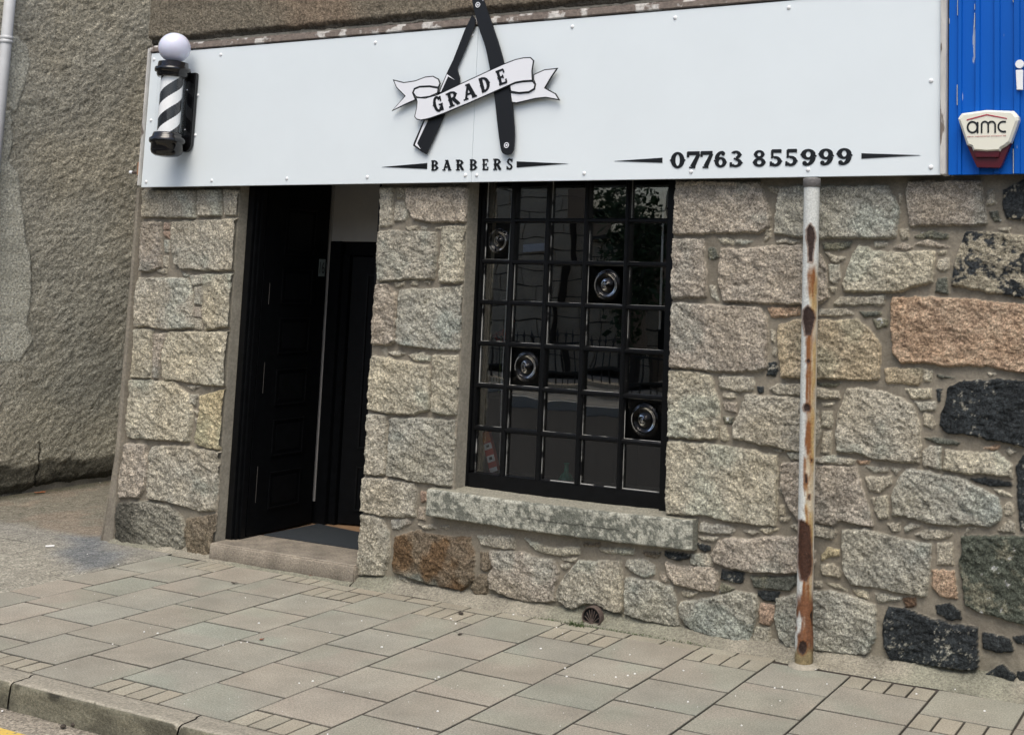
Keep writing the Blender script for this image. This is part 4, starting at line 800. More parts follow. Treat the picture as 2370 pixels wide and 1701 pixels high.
# ------------------------------------------------------------------ rusty post
post=thing('rusty_post','rust-streaked white steel post standing against the rubble wall','post',(-2.031,-.145,0))
def make_post():
    bxx,by=-2.032,-.147; n=72; zs=np.arange(0.0,2.335,.006); A=np.linspace(0,2*math.pi,n,endpoint=False); AA,ZZ=np.meshgrid(np.r_[A,A[:1]+2*math.pi],zs)
    lean=.0; Rr=.0395+.0045*ss(.20,.12,ZZ)+.0008*fbm(AA*2,ZZ,9,3,2)
    X=bxx+(2.3-ZZ)*.0+Rr*np.cos(AA); Y=by+Rr*np.sin(AA)
    P=np.stack([X,Y,ZZ],-1).reshape(-1,3); U,V=projpts(P); nrm=np.stack([np.cos(AA),np.sin(AA),0*AA],-1).reshape(-1,3); vis=((CAM-P)*nrm).sum(1)>0
    Uc,_=projpts(np.stack([np.full(ZZ.size,bxx),np.full(ZZ.size,by),ZZ.ravel()],-1)); Ul_=Ul=(U-Uc)/19.
    U=U+1.5*fbm(U,V,.08,3,1); V=V+2*fbm(U,V,.06,3,3)
    C=np.ones((len(P),3))*np.array((.58,.59,.575)); nz=fbm(U,V*.25,.10,4,2); nf=fbm(U,V,.16,4,4,.7); sk=fbm(Ul_*5+.0*V,V*.012,1.,4,6)
    # rust run down the right of the post below the first hole
    run=ss(-.35,.05,Ul+.35*nz)*ss(590,660,V)*vis; run=run*(.70+.30*ss(-.3,.3,nz+.3*np.sin(V/31.)))*(1-.5*ss(.75,.95,Ul))
    och=np.array((.42,.29,.13)); rst=np.array((.20,.075,.022)); brn=np.array((.10,.042,.02)); drk=np.array((.028,.014,.010))
    run=run*np.clip(1.+.5*sk,.5,1); C=C*(1-run[:,None])+(och*(1+.35*nf[:,None]))*run[:,None]
    core=ss(.60,.2,np.abs(Ul-.05+.3*nz))*(ss(600,640,V)*ss(700,670,V)+ss(760,790,V)*ss(1000,900,V)+ss(950,1000,V)*ss(1090,1020,V)*.8+.8*ss(950,1000,V)*ss(.0,.35,nz)+ss(1330,1360,V))*vis; core=np.clip(core*(.95+.6*sk+.4*nf)+.45*run*ss(.05,.5,sk+nf*.4),0,1)
    C=C*(1-core[:,None])+rst*core[:,None]
    low=ss(1350,1400,V)*ss(-.45,.05,nz*.8+Ul*.3+.1); C=C*(1-low[:,None])+brn*(1.6+.8*nf[:,None])*low[:,None]
    bot=ss(1490,1515,V+8*nf); C=C*(1-bot[:,None])+np.array((.22,.17,.09))*(1+.7*nf[:,None])*bot[:,None]
    back=(~vis)&(V>600); C[back]=C[back]*.6+och*.4*.8
    H=np.zeros(len(P))
    for rg,s in(('S2',"1125,450 1150,480 1165,560 1150,620 1140,740 1110,740 1110,650 1095,560 1095,490"),('S2',"1105,1070 1150,1110 1160,1160 1130,1290 1085,1290 1070,1200 1070,1110"),
      ('S4',"1072,305 1080,282 1100,275 1120,282 1128,305 1120,328 1100,335 1080,328"),('S2',"1090,1485 1108,1465 1128,1485 1108,1507"),
      ('S4',"1040,1150 1060,1150 1120,1190 1140,1500 1130,1550 1100,1610 1050,1605 1033,1500 1033,1300"),('S6',"250,970 262,930 285,918 310,930 320,970 308,1010 285,1025 260,1005"),('S6',"340,720 372,650 378,800 352,800"),('S4',"1085,800 1100,810 1102,870 1082,875"),('S4',"1130,690 1142,690 1140,715 1130,712"),('S4',"1108,955 1122,960 1120,995 1106,990")):
        pts=[px(rg,*p) for p in parse(s)]; d=sdf(pts,U,V); k=ss(-.6,.8,d)*vis; tgt=(drk if not s.startswith('1040') else np.array((.050,.020,.011)))*(1+.5*nf[:,None]); rim=ss(3.2,0,np.abs(d+1.2))*vis*.75; C=C*(1-rim[:,None])+np.array((.16,.06,.02))*rim[:,None]; C=C*(1-k[:,None])+tgt*k[:,None]; H=H+.0035*k-.002*ss(3,0,np.abs(d))*vis
    P=P-nrm*H[:,None]; P=P.reshape(ZZ.shape+(3,))
    grid_obj('post_tube',None,None,P,M['post'],post,cols=np.clip(C,.008,1).reshape(ZZ.shape+(3,)))
    m=MB(); m.lathe([(.041,2.300),(.0435,2.302),(.044,2.335),(.0425,2.345),(.030,2.348),(.0,2.3485)],(bxx,by,0),32); m.build('post_cap',M['lead'],post,True)
    m=MB(); m.lathe([(.075,.0),(.062,.008),(.046,.016),(.042,.02)],(bxx,by,0),24); m.build('post_footing',M['render'],post)
make_post()
# ------------------------------------------------------------------ vent in the wall foot
vx,vz=F(1372,1428,-.05); vent=thing('wall_vent','small round rusty iron vent at the foot of the rubble wall','vent',(vx,-.06,vz))
m=MB(); m.lathe([(.058,.03),(.058,-.004),(.055,-.009),(.0505,-.006),(.0505,.0)],(vx,-.062,vz),36,'y'); m.build('vent_ring',M['iron'],vent,True)
m=MB(); m.lathe([(.0,.0005),(.051,.0005)],(vx,-.055,vz),30,'y'); m.build('vent_opening',M['hole'],vent)
m=MB()
for k in range(11):
    a=R_(-14+k*20.8); m.tube([(vx+.008*math.cos(a),-.061,vz-.03+.010*math.sin(a)),(vx+.085*math.cos(a)*.56,-.061,vz-.03+.085*math.sin(a)*.86)],.0026,6)
m.lathe([(.0,-.008),(.012,-.006),(.014,0)],(vx,-.06,vz-.032),16,'y'); m.build('vent_fins',M['iron'],vent)
# ------------------------------------------------------------------ pavement
slabv=[];slabf=[];slabc=[]
def slab(x0,x1,y0,y1,kind='s',z=0.):
    g=.0035+random.uniform(0,.0015); bv=.0035; x0+=g;x1-=g;y0+=g+.0015;y1-=g+.0015; b_0=len(slabv)
    if x1-x0<.01 or y1-y0<.01: return
    dz=[z+random.uniform(-.0015,.0015) for _ in range(4)]; b=len(slabv)
    c=[(x0,y0),(x1,y0),(x1,y1),(x0,y1)]; ci=[(x0+bv,y0+bv),(x1-bv,y0+bv),(x1-bv,y1-bv),(x0+bv,y1-bv)]
    for (x,y) in c: slabv.append((x,y,z-.03))
    for k,(x,y) in enumerate(c): slabv.append((x,y,dz[k]-.003))
    nx=max(2,int((x1-x0)/.04)); ny=max(2,int((y1-y0)/.04)); base=len(slabv)
    for j in range(ny+1):
        for i in range(nx+1):
            u,v=i/nx,j/ny; X_=ci[0][0]+(ci[1][0]-ci[0][0])*u; Y_=ci[0][1]+(ci[3][1]-ci[0][1])*v; Z_=(dz[0]*(1-u)+dz[1]*u)*(1-v)+(dz[3]*(1-u)+dz[2]*u)*v; slabv.append((X_,Y_,Z_))
    idx=lambda i,j:base+j*(nx+1)+i
    for j in range(ny):
        for i in range(nx): slabf.append((idx(i,j),idx(i+1,j),idx(i+1,j+1),idx(i,j+1)))
    for k in range(4):
        k2=(k+1)%4; slabf.append((b+k,b+k2,b+4+k2,b+4+k))
    slabf.append((b+4,b+5)+tuple(idx(i,0) for i in range(nx,-1,-1))); slabf.append((b+5,b+6)+tuple(idx(nx,j) for j in range(ny,-1,-1))); slabf.append((b+6,b+7)+tuple(idx(i,ny) for i in range(nx+1))); slabf.append((b+7,b+4)+tuple(idx(0,j) for j in range(ny+1)))
    if kind=='s':
        bc=np.array(random.choice([(.325,.292,.243),(.316,.287,.240),(.310,.287,.241),(.327,.291,.244),(.303,.285,.242)]))
    else: bc=np.array((.345,.312,.25))
    bc=bc*random.uniform(.88,.98); ox=random.random()*50
    P=np.array(slabv[b:]); n1=fbm(P[:,0]+ox,P[:,1],2.2,3,1)[:,None]; n2=fbm(P[:,0]+ox,P[:,1],9,3,3)[:,None]
    cc=bc*(1+.05*n2)*(1+n1*np.array([.03,-.012,-.03])); s=ss(.12,.3,fbm(P[:,0]+ox*.1,P[:,1],2.6,2,5))[:,None]; cc=cc*(1-s)+cc*np.array([.955,1.01,1.0])*s if kind=='s' else cc
    st_=ss(.30,.75,fbm(P[:,0],P[:,1]*2.5,1.7,4,6))[:,None]; cc=cc*(1-.20*st_); st2=ss(-.55,-.1,P[:,1])[:,None]; cc=cc*(1-.06*st2); cc[:8]=cc[:8]*.38; slabc.extend(cc.tolist())
def blocks(x0,x1,y0,y1,n=4):
    w=(x1-x0)/n
    for i in range(n): slab(x0+i*w,x0+(i+1)*w,y0,y1,'b')
YE=-2.052
cols=[(-6.345,-6.068,[-.10,-.51,-.86,-1.19,-1.53,-1.87,YE],[]),(-6.068,-5.766,[-.27,-.60,-.945,-1.29,-1.63,-1.96,YE],[(-.27,-.09)]),
(-5.766,-5.378,[-.085,-.387,-.725,-1.078,-1.414,-1.76,YE],[]),(-5.378,-4.985,[-.2,-.536,-.901,-1.241,-1.572,-1.921],[(-.2,-.065),(YE,-1.921)]),
(-4.985,-4.587,[-.38,-.724,-1.066,-1.40,-1.738,YE],[(-.38,-.2)]),(-4.587,-4.19,[-.2,-.55,-.892,-1.214,-1.565,-1.90],[(YE,-1.90)]),
(-4.19,-3.79,[-.385,-.715,-1.048,-1.39,-1.73,YE],[(-.385,-.2)]),(-3.79,-3.39,[-.2,-.548,-.873,-1.208,-1.55,-1.895],[(YE,-1.895)]),
(-3.39,-2.99,[-.387,-.70,-1.04,-1.378,-1.715,YE],[(-.387,-.2)]),(-2.99,-2.59,[-.18,-.53,-.865,-1.2,-1.54,-1.88],[(YE,-1.88)]),
(-2.59,-2.19,[-.345,-.69,-1.03,-1.37,-1.71,YE],[(-.345,-.17)]),(-2.19,-1.79,[-.17,-.515,-.855,-1.20,-1.54,-1.88],[(YE,-1.88)]),
(-1.79,-1.382,[-.338,-.685,-1.02,-1.36,-1.70,YE],[(-.338,-.17)]),(-1.382,-.98,[-.15,-.512],[(-.70,-.512)])]
for x0,x1,js,bl in cols:
    for a,b in zip(js[:-1],js[1:]): slab(x0,x1,b,a)
    for a,b in bl: blocks(x0,x1,a,b)
y=-.70
while y>YE+.1: slab(-1.382,-.98,max(y-.34,YE),y); y-=.34
x=-.98
while x<1.7:
    k=int(round((x+.98)/.4)); y=-.15-(.17 if k%2 else 0); 
    if k%2: blocks(x,x+.4,y,-.15)
    while y>YE+.02: slab(x,x+.4,max(y-.34,YE),y); y-=.34
    x+=.4
x=-4.985
while x<-2.2: slab(x,x+.2,-.2,-.105,'b'); x+=.2
me=bpy.data.meshes.new('pavement'); me.from_pydata(slabv,[],slabf); me.update(); set_cols(me,np.array(slabc)); pav=link('pavement',me,M['slab']); tag(pav,kind='structure')
m=MB(); m.box(-6.345,1.7,YE,.02,-.2,-.011); tag(m.build('pavement_bed',M['joint']),kind='structure')
# cement fillet along the wall foot
def fillet(x0,x1,w,h,name,yo=0.):
    xs=np.arange(x0,x1,.012); t=np.linspace(0,1,16); X,T=np.meshgrid(xs,t)
    ww=(w+.055*ss(-2.35,-2.1,X))*(1+.22*fbm(X,T*0,2.5,4,3)); Y=.015-T*(ww+.015)+yo; Zz=h*(1-T)**1.6*(1+.35*fbm(X,T,6,4,5))+.004*(1-T)+.004*fbm(X,Y,16,3,1)*ss(0,.2,1-T); Zz=np.where(T>.99,-.008,Zz)
    n=fbm(X,Y,7,4,2)[...,None]; C=np.array((.255,.232,.188))*(1+.30*n+.12*fbm(X,Y,40,3,4)[...,None]); gr=ss(.0,.4,fbm(X,Y,1.6,3,6)+.2+.3*ss(-3,-1.2,X))[...,None]; C=C*(1-.5*gr)+C*np.array((.72,.82,.76))*.5*gr
    C=C*(1-.25*ss(.45,.0,T)[...,None])
    o=grid_obj(name,None,None,np.stack([X,Y,Zz],-1),M['sill'],bld,cols=np.clip(C,.01,1)); return o
fillet(-4.86,1.6,.088,.07,'wall_foot_mortar'); fillet(-6.02,-4.86,.030,.014,'step_foot_dirt',-.062); fillet(-6.95,-6.02,.07,.05,'wall_foot_mortar')
# ------------------------------------------------------------------ kerb and road
kr=thing('granite_kerb','worn granite kerb edging the pavement','kerb',(-3,-2.1,0))
joints=[-6.785,-5.87,-4.945,-3.935,-3.0,-2.06,-1.12,-.2,.75,1.7]
for a,b in zip(joints[:-1],joints[1:]):
    a+=.005;b-=.005; xs=np.linspace(a,b,76); prof=[(YE+.002,-.06),(YE+.002,-.004)]+[(YE-.075*k/8,-.002) for k in range(9)]+[(-2.152-.022*math.sin(R_(t)),-.024+.022*math.cos(R_(t))) for t in range(0,91,15)]+[(-2.176-.006*k/10,-.03-.085*k/10) for k in range(11)]
    prof=np.array(prof); X,S=np.meshgrid(xs,np.arange(len(prof))); Y=prof[S,0]; Zz=prof[S,1]; n=fbm(X,Y*2+Zz*2,14,4,3)
    e=np.minimum(X-a,b-X); rd=ss(.02,0,e)*.008; Y=np.where(S>9,Y+rd-.004*n,Y); Zz=Zz-np.where(S>4,rd*.8,0)+.003*n*(S>2)
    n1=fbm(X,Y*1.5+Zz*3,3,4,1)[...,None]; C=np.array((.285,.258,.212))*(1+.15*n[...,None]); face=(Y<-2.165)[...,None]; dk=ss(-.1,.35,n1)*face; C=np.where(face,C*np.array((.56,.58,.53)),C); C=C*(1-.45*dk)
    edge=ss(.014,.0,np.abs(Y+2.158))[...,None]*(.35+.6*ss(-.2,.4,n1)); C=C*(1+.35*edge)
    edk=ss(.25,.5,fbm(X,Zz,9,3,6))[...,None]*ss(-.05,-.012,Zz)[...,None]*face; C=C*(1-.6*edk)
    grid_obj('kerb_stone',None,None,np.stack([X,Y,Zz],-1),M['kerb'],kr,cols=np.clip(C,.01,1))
m=MB(); m.box(-6.78,1.7,-2.14,YE,-.2,-.05); m.build('kerb_bed',M['joint'],kr)
def ground():
    # road close to the kerb: fine sheet
    xs=np.arange(-9.0,1.7,.02); ys=np.arange(-3.4,-2.165,.02); X,Y=np.meshgrid(xs,ys); Zz=-.112+.003*fbm(X,Y,20,3,2)
    n=fbm(X,Y,25,3,1,.7)[...,None]; C=np.array((.30,.262,.215))*(1+.22*n+.12*fbm(X,Y,2,3,4)[...,None]); g=ss(-2.30,-2.18,Y+.03*fbm(X,Y,4,3,3))[...,None]; C=C*(1-.25*g)
    o=grid_obj('road_edge',None,None,np.stack([X,Y,Zz],-1),M['asph'],cols=np.clip(C,.01,1)); tag(o,kind='structure')
    # forecourt/alley asphalt left of the paving
    xs=np.arange(-9.02,-6.335,.013); ys=np.arange(-2.3,4.2,.013); X,Y=np.meshgrid(xs,ys)
    Zz=-.002+.004*fbm(X,Y,14,3,2)+.012*fbm(X,Y,1.2,2,5)-.10*ss(-2.05,-2.2,Y); Zz=np.minimum(Zz,.001)
    n=fbm(X,Y,32,3,1,.7)[...,None]; n1=fbm(X,Y,3,4,3)[...,None]; nb=fbm(X,Y,8,3,6)[...,None]
    base=np.array((.275,.255,.215))*(1+.5*n)
    bluep=[G(*px('A5',*p)) for p in parse("500,1370 620,1300 540,1235 880,1235 900,1330 1050,1370 1010,1450 900,1490 700,1520 640,1480 560,1450")]
    bl=ss(-.12,.10,sdf(bluep,X+.05*fbm(X,Y,5,3,2),Y+.05*fbm(X,Y,5,3,4)))[...,None]
    fary=ss(-.02,.15,Y-.12*0+.10*n1[...,0]+.05)[...,None]; farc=np.array((.185,.168,.135))*(1+.45*n)*(1+.15*n1); pk=ss(.05,.35,n1+nb*.3)[...,None][...,0]; farc=farc*(1-.5*pk)+np.array((.235,.18,.14))*(1+.4*n)*.5*pk
    C=base*(1-fary)+farc*fary; mid=ss(-.45,-.15,Y)[...,None]*(1-fary); C=C*(1-.35*mid)+np.array((.17,.165,.16))*(1+.5*n)*.35*mid
    C=C*(1-bl)+np.array((.155,.16,.165))*(1+.6*n)*bl
    cr=ss(.012,.0,np.abs(Y+.32+.02*fbm(X,Y*0,5,3,2)))[...,None]*ss(-7.3,-7.4,X)[...,None]; C=C*(1-.6*cr)
    dirt=ss(-8.75,-8.98,X+.06*nb[...,0])[...,None]*ss(.1,.5,Y)[...,None]; C=C*(1-.7*dirt)+np.array((.05,.05,.03))*(1+.5*n)*.7*dirt
    o=grid_obj('alley_ground',None,None,np.stack([X,Y,Zz],-1),M['asph'],cols=np.clip(C,.01,1)); tag(o,kind='structure')
ground()
m=MB(); m.box(-60,60,-60,60,-.6,-.118+0); g_=m.build('road',None); set_cols(g_.data,np.array((.055,.052,.048))); g_.data.materials.append(M['asph']); tag(g_,kind='structure')
ym=MB(); yy=[(-9,-2.335),(1.7,-2.335),(1.7,-2.445),(-9,-2.445)]
ym.add([(x,y,-.1055) for x,y in[(-9,-2.445),(1.7,-2.445),(1.7,-2.345),(-9,-2.345)]],[(0,1,2,3)]); tag(ym.build('yellow_line',M['yellow']),kind='structure')
# ------------------------------------------------------------------ left-hand neighbour with harled gable
nb_=thing('neighbour_building','grey roughcast gable of the neighbouring building beyond the alley','building',(-9,2,0))
def gable():
    ys=np.arange(-.1,4.0,.012); zs=np.arange(-.03,4.7,.012); Yg,Zg=np.meshgrid(ys,zs)
    an=.5; u=Yg*math.cos(an)+Zg*math.sin(an); v=-Yg*math.sin(an)+Zg*math.cos(an)
    h=.010*fbm(u*.5,v,34,4,1,.75)+.02*fbm(Yg,Zg,1.5,3,3)
    n=fbm(u,v,26,3,2,.7)[...,None]; n1=fbm(Yg,Zg,1.1,4,5)[...,None]; n2=fbm(Yg,Zg,5,4,6)[...,None]
    C=np.array((.52,.488,.415))*(1+.36*n+.14*n2); w=ss(-.1,.35,n1)[...,None][...,0]; C=C*(1-.35*w)+C*np.array((1.08,1.0,.86))*.35*w
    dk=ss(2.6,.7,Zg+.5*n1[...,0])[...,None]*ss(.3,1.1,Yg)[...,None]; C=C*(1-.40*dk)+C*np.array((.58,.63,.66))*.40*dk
    gr=ss(-.1,-.5,n1)[...,None][...,0]; C=C*(1-.4*gr)+C*np.array((.7,.74,.76))*.4*gr
    P3=np.stack([np.full(Yg.shape,-9.),Yg,Zg],-1).reshape(-1,3); U,V=projpts(P3); U=(U+3*fbm(U,V,.03,3,1)).reshape(Yg.shape); V=(V+3*fbm(U.ravel(),V,.03,3,2)).reshape(Yg.shape)
    for rg,s in(('R1',"30,220 100,230 165,300 187,380 150,520 120,620 90,710 50,690 30,500"),('R1',"-300,990 40,1010 105,1090 130,1250 150,1480 165,1628 -300,1628"),('R4',"-300,0 105,0 125,300 190,520 195,760 165,960 198,1050 120,1180 -300,1210"),('R1',"-300,700 60,700 75,900 45,1010 -300,1010")):
        d=sdf([px(rg,*p) for p in parse(s)],U,V); k=ss(-1.5,1.5,d)[...,None]; h=h*(1-k[...,0])+k[...,0]*(.016+.008*fbm(Yg*.4,Zg,9,3,4)); C=C*(1-k)+np.array((.66,.64,.56))*(1+.12*n2+.05*n)*k
    # boulder footing
    ft=.24+.10*fbm(Yg,Zg*0,2.2,3,2); k=ss(.03,-.03,Zg-ft)[...,None]; bo=fbm(Yg,Zg,6,3,7); h=h+k[...,0]*(.03*bo-.01); h=h-.06*ss(.09,.0,Zg); C=C*(1-k)+np.array((.105,.098,.078))*(1+.35*n+.6*bo[...,None])*k
    cr=np.abs(Yg-.93-.03*fbm(Yg*0,Zg,9,3,2)); ck=ss(.012,.003,cr)*ss(.42,.36,Zg); h=h-.02*ck; C=C*(1-.7*ck[...,None])
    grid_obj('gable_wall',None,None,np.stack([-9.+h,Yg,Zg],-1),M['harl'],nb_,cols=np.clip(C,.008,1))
gable()
m=MB(); m.box(-14,-9.05,-.08,9,-.1,6.8); m.box(-9.05,-9.0,4.0,9,-.1,6.8); m.box(-9.05,-9.0,-.08,4.0,4.7,6.8); m.build('building_body',M['render'],nb_)
# alley end wall, far behind
m=MB(); m.box(-9,-6.9,8.4,8.6,-.1,4.5); o=m.build('alley_end_wall',M['render']); tag(o,'rendered wall closing the far end of the alley','wall')
dp=thing('downpipe','pale plastic downpipe on the roughcast gable at top left','drainpipe',(-8.94,.26,3))
m=MB(); m.tube([(-8.93,.272,.12),(-8.93,.272,6.6)],.042,18); m.build('pipe',M['pvc'],dp,True)
for z in (3.585,5.4,1.7): m=MB(); m.lathe([(.043,-.03),(.0475,-.028),(.0475,-.004),(.0445,-.002),(.0445,.002),(.0475,.004),(.0475,.028),(.043,.03)],(-8.93,.272,z),20); m.build('pipe_collar',M['pvc'],dp,True)
# small pipe stub at the sign's left end
sx,sz=F(312,400,-.06); sb=thing('pipe_stub','short rusty pipe stub with white tip beside the sign left end','pipe',(sx,-.06,sz))
m=MB(); m.tube([(sx-.02,-.06,sz),(sx+.05,-.06,sz)],.009,12); m.build('stub_tube',M['iron'],sb); m=MB(); m.tube([(sx-.045,-.06,sz+.004),(sx-.02,-.06,sz)],.011,12); m.build('stub_tip',M['cap'],sb); m=MB(); m.box(sx+.035,sx+.055,-.075,-.04,sz-.02,sz+.07); m.build('stub_clip',mat('faded_orange_paint',(.33,.17,.09),.7),sb,bevel=.003)
# ------------------------------------------------------------------ things seen inside the window, plus a rod for a pane reflection
def at(reg,x,y,Yp): q=F(*px(reg,x,y),Yp); return q
x1,z1=at('S1',350,1050,.24); x0,z0=at('S1',270,715,.24)
bx_=thing('leaning_carton','red and orange display carton leaning in the window bottom left','carton',(x1,.24,z1))
w_=.030
def lean(t0,t1,off,mt,nm,y,wd=w_):
    a=np.array((x0,z0));b=np.array((x1,z1)); d=(b-a); L=np.linalg.norm(d); d/=L; nn=np.array((-d[1],d[0])); p=a+d*L*t0; r=a+d*L*t1; m=MB(); m.ext([tuple(p+nn*wd+nn*off),tuple(p-nn*wd+nn*off),tuple(r-nn*wd+nn*off),tuple(r+nn*wd+nn*off)],y,.25); m.build(nm,mt,bx_)
lean(0,1,0,M['redp'],'carton_body',.225); lean(.02,.26,0,M['orangep'],'carton_panel',.2235,.028); lean(.30,.45,0,M['whitep'],'carton_panel',.2230,.026); lean(.60,.76,0,M['whitep'],'carton_panel',.2225,.026); lean(.90,1,0,M['whitep'],'carton_panel',.2220,.026)
lean(.34,.40,.0,M['ink'],'carton_mark',.2215,.010); lean(.64,.71,.0,M['ink'],'carton_mark',.2210,.010)
x,z=at('S1',940,1125,.27); bt=thing('glass_bottle','green glass bottle standing inside the window bottom row','bottle',(x,.27,z)); m=MB(); m.lathe([(0,.0),(.045,.0),(.047,.02),(.030,.045),(.014,.06),(.013,.10),(.016,.103),(.016,.112),(0,.112)],(x,.27,.656),24); m.build('bottle_glass',M['greenglass'],bt,True)
x,z=at('S1',410,450,.26)
m=MB(); m.tube([(x+.0,.26,.66),(x-.012,.262,1.2),(x-.004,.262,1.8),(x+.004,.26,2.4)],.0032,8); o=m.build('blind_cord',M['whitep'],bld,True)
x,z=at('R8',1745,700,.25); m=MB(); m.tube([(x,.25,1.55),(x+.0,.25,2.33)],.0065,10); o=m.build('reflection_rod',M['whitep'],bld,True)  # added rod standing in for a lamp-post reflection in the right-hand panes
x,z=at('R8',400,1360,.4); fl_=thing('red_flowers','bunch of red artificial flowers behind the left window panes','flowers',(x,.4,z-.1))
m=MB()
for k in range(40):
    a=np.array((x+random.gauss(0,.03),.4+random.gauss(0,.03),z+random.gauss(0,.028))); d=np.random.RandomState(k).randn(3)*.012; e=np.random.RandomState(k+99).randn(3)*.012; m.add([a,a+d,a+d+e,a+e],[(0,1,2,3)])
m.build('petals',M['redp'],fl_); m=MB(); m.tube([(x,.4,z),(x,.4,z-.35)],.006,6); m.build('stem',M['weed'],fl_); m=MB(); m.box(x-.08,x+.08,.33,.5,z-.37,z-.35); m.build('stand',M['room'],fl_)
# small row of bottles on a shelf
for k in range(5):
    x,z=at('S1',330+k*26,70,.5); m=MB(); m.lathe([(0,0),(.009,0),(.009,.045),(.004,.055),(.004,.07),(0,.07)],(x,.5,1.13),10); o=m.build('small_bottle',M['cream']); tag(o,'tiny pale bottle in a row on the shelf behind the left window panes','bottle',group='small bottles on the window shelf')
m=MB(); m.box(-4.6,-4.0,.46,.6,1.115,1.129); m.build('display_shelf',M['room'],bld)
# ------------------------------------------------------------------ litter and leaves
def leaf(reg,x,y,s,mt,label,z=.006,seed=0):
    r=random.Random(seed); cx,cy=G(*px(reg,x,y),z); n=9; pts=[]
    a0=r.uniform(0,6)
    for k in range(n):
        a=a0+2*math.pi*k/n; rr=s*(1+.35*math.cos(2*(a-a0))+r.uniform(-.22,.22)); pts.append((cx+rr*math.cos(a),cy+rr*math.sin(a),z+r.uniform(0,s*.25)))
    m=MB(); m.add([(cx,cy,z+s*.12)]+pts+[(p[0],p[1],p[2]-.0012) for p in pts]+[(cx,cy,z+s*.12-.0012)],[(0,1+k,1+(k+1)%n) for k in range(n)]+[(2*n+1,n+1+(k+1)%n,n+1+k) for k in range(n)]+[(1+k,n+1+k,n+1+(k+1)%n,1+(k+1)%n) for k in range(n)]); m.tube([(cx,cy,z+s*.1),(cx+s*1.5*math.cos(a0),cy+s*1.5*math.sin(a0),z+s*.3)],.0012,5)
    o=m.build('fallen_leaf',mt); return tag(o,label,'leaf')
leaf('K2',1275,200,.030,M['leafr'],'red-brown dead leaf on the small blocks below the door step',seed=1)
leaf('K3',1170,388,.018,M['leafd'],'dark dead leaf on the small blocks below the window',seed=2)
leaf('A5',330,868,.035,M['leafo'],'orange dead leaf at the foot of the roughcast gable',seed=3)
leaf('K2',795,768,.010,M['leafr'],'tiny red scrap lying mid pavement below the doorway',seed=4)
leaf('K2',555,265,.014,M['leafd'],'small dark leaf scrap on a paving joint near the step',seed=5)
leaf('K3',1160,600,.011,M['leafd'],'small brown scrap on a paving slab below the window',seed=6)
for i,(rg,x,y) in enumerate((('K1',565,1545),('K1',660,1528))):
    cx,cy=G(*px(rg,x,y),-.10); m=MB(); m.lathe([(0,-.008),(.010,-.004),(.012,.001),(.008,.007),(0,.009)],(cx,cy,-.101),8); o=m.build('pebble',M['leafd']); tag(o,['dark pebble on the road by the kerb, left of two','dark pebble on the road by the kerb, right of two'][i],'pebble')
stub=MB(); a_=G(*px('A5',380,1318),.006); b_=G(*px('A5',455,1314),.006); stub.tube([(a_[0],a_[1],.007),(b_[0],b_[1],.007)],.006,8); tag(stub.build('paper_scrap',M['chipw']),'yellowish white paper scrap on the dark asphalt patch','litter')
ch_=MB(); spots=[('K2',165,488),('K2',650,396),('K2',1190,432),('K2',770,622),('K2',450,820),('K2',610,797),('K2',665,793),('K2',1405,705),('K2',1690,602),('K2',1255,1140),('K2',1130,1160),('K2',1385,1615),('K2',1530,1235),('K2',1870,835),('K1',1290,700),('K1',1412,713),('K1',1525,50),('K1',1060,97),('K1',1010,810),('K3',685,172),('K3',1705,400),('K3',1810,412),('K3',1117,494),('K3',428,613),('K3',368,730),('K3',945,1033),('K3',910,1053),('K3',1605,1122),('K3',935,1380),('K3',735,1555),('K3',1068,440),('K4',400,232),('K4',463,293),('K4',1170,516),('K4',793,730),('K4',1020,752),('K4',1148,735),('K4',1223,716),('K4',1732,683),('K4',1140,1003),('K4',1780,1010),('K4',505,745),('K4',490,658),('K4',235,452),('K5',1095,627),('K5',1195,615),('K5',1390,650),('K5',1635,385),('K5',1780,577),('K5',580,733),('K5',1165,797),('K5',660,1120),('K6',310,490),('K6',1750,930),('K6',855,705),('K6',1365,648),('A5',838,783),('A5',548,718),('A5',732,1380),('A5',990,1465),('K1',20,1408)]
rr=random.Random(8)
for rg,x,y in spots:
    z0=-.108 if (rg=='K1' and y>1300) else .001
    cx,cy=G(*px(rg,x,y),z0+.002); n=5; s=rr.uniform(.0022,.0062); a0=rr.random()*6; pts=[(cx+s*rr.uniform(.6,1.3)*math.cos(a0+k*1.2566),cy+s*rr.uniform(.6,1.3)*math.sin(a0+k*1.2566)) for k in range(n)]
    ch_.add([(a,b,z0) for a,b in pts]+[(a*.8+cx*.2,b*.8+cy*.2,z0+.0035) for a,b in pts],[tuple(range(n,2*n))]+[(k,(k+1)%n,n+(k+1)%n,n+k) for k in range(n)])
for k in range(90):
    cx,cy=rr.uniform(-6.3,-.9),rr.uniform(-2.0,-.12); s=rr.uniform(.001,.0022); ch_.add([(cx-s,cy-s,.0008),(cx+s,cy-s,.0008),(cx+s,cy+s,.0008),(cx-s,cy+s,.0008),(cx,cy,.003)],[(0,1,4),(1,2,4),(2,3,4),(3,0,4)])
tag(ch_.build('white_grit',M['chipw']),'white grit and chewing-gum specks scattered over the paving','litter',kind='stuff')
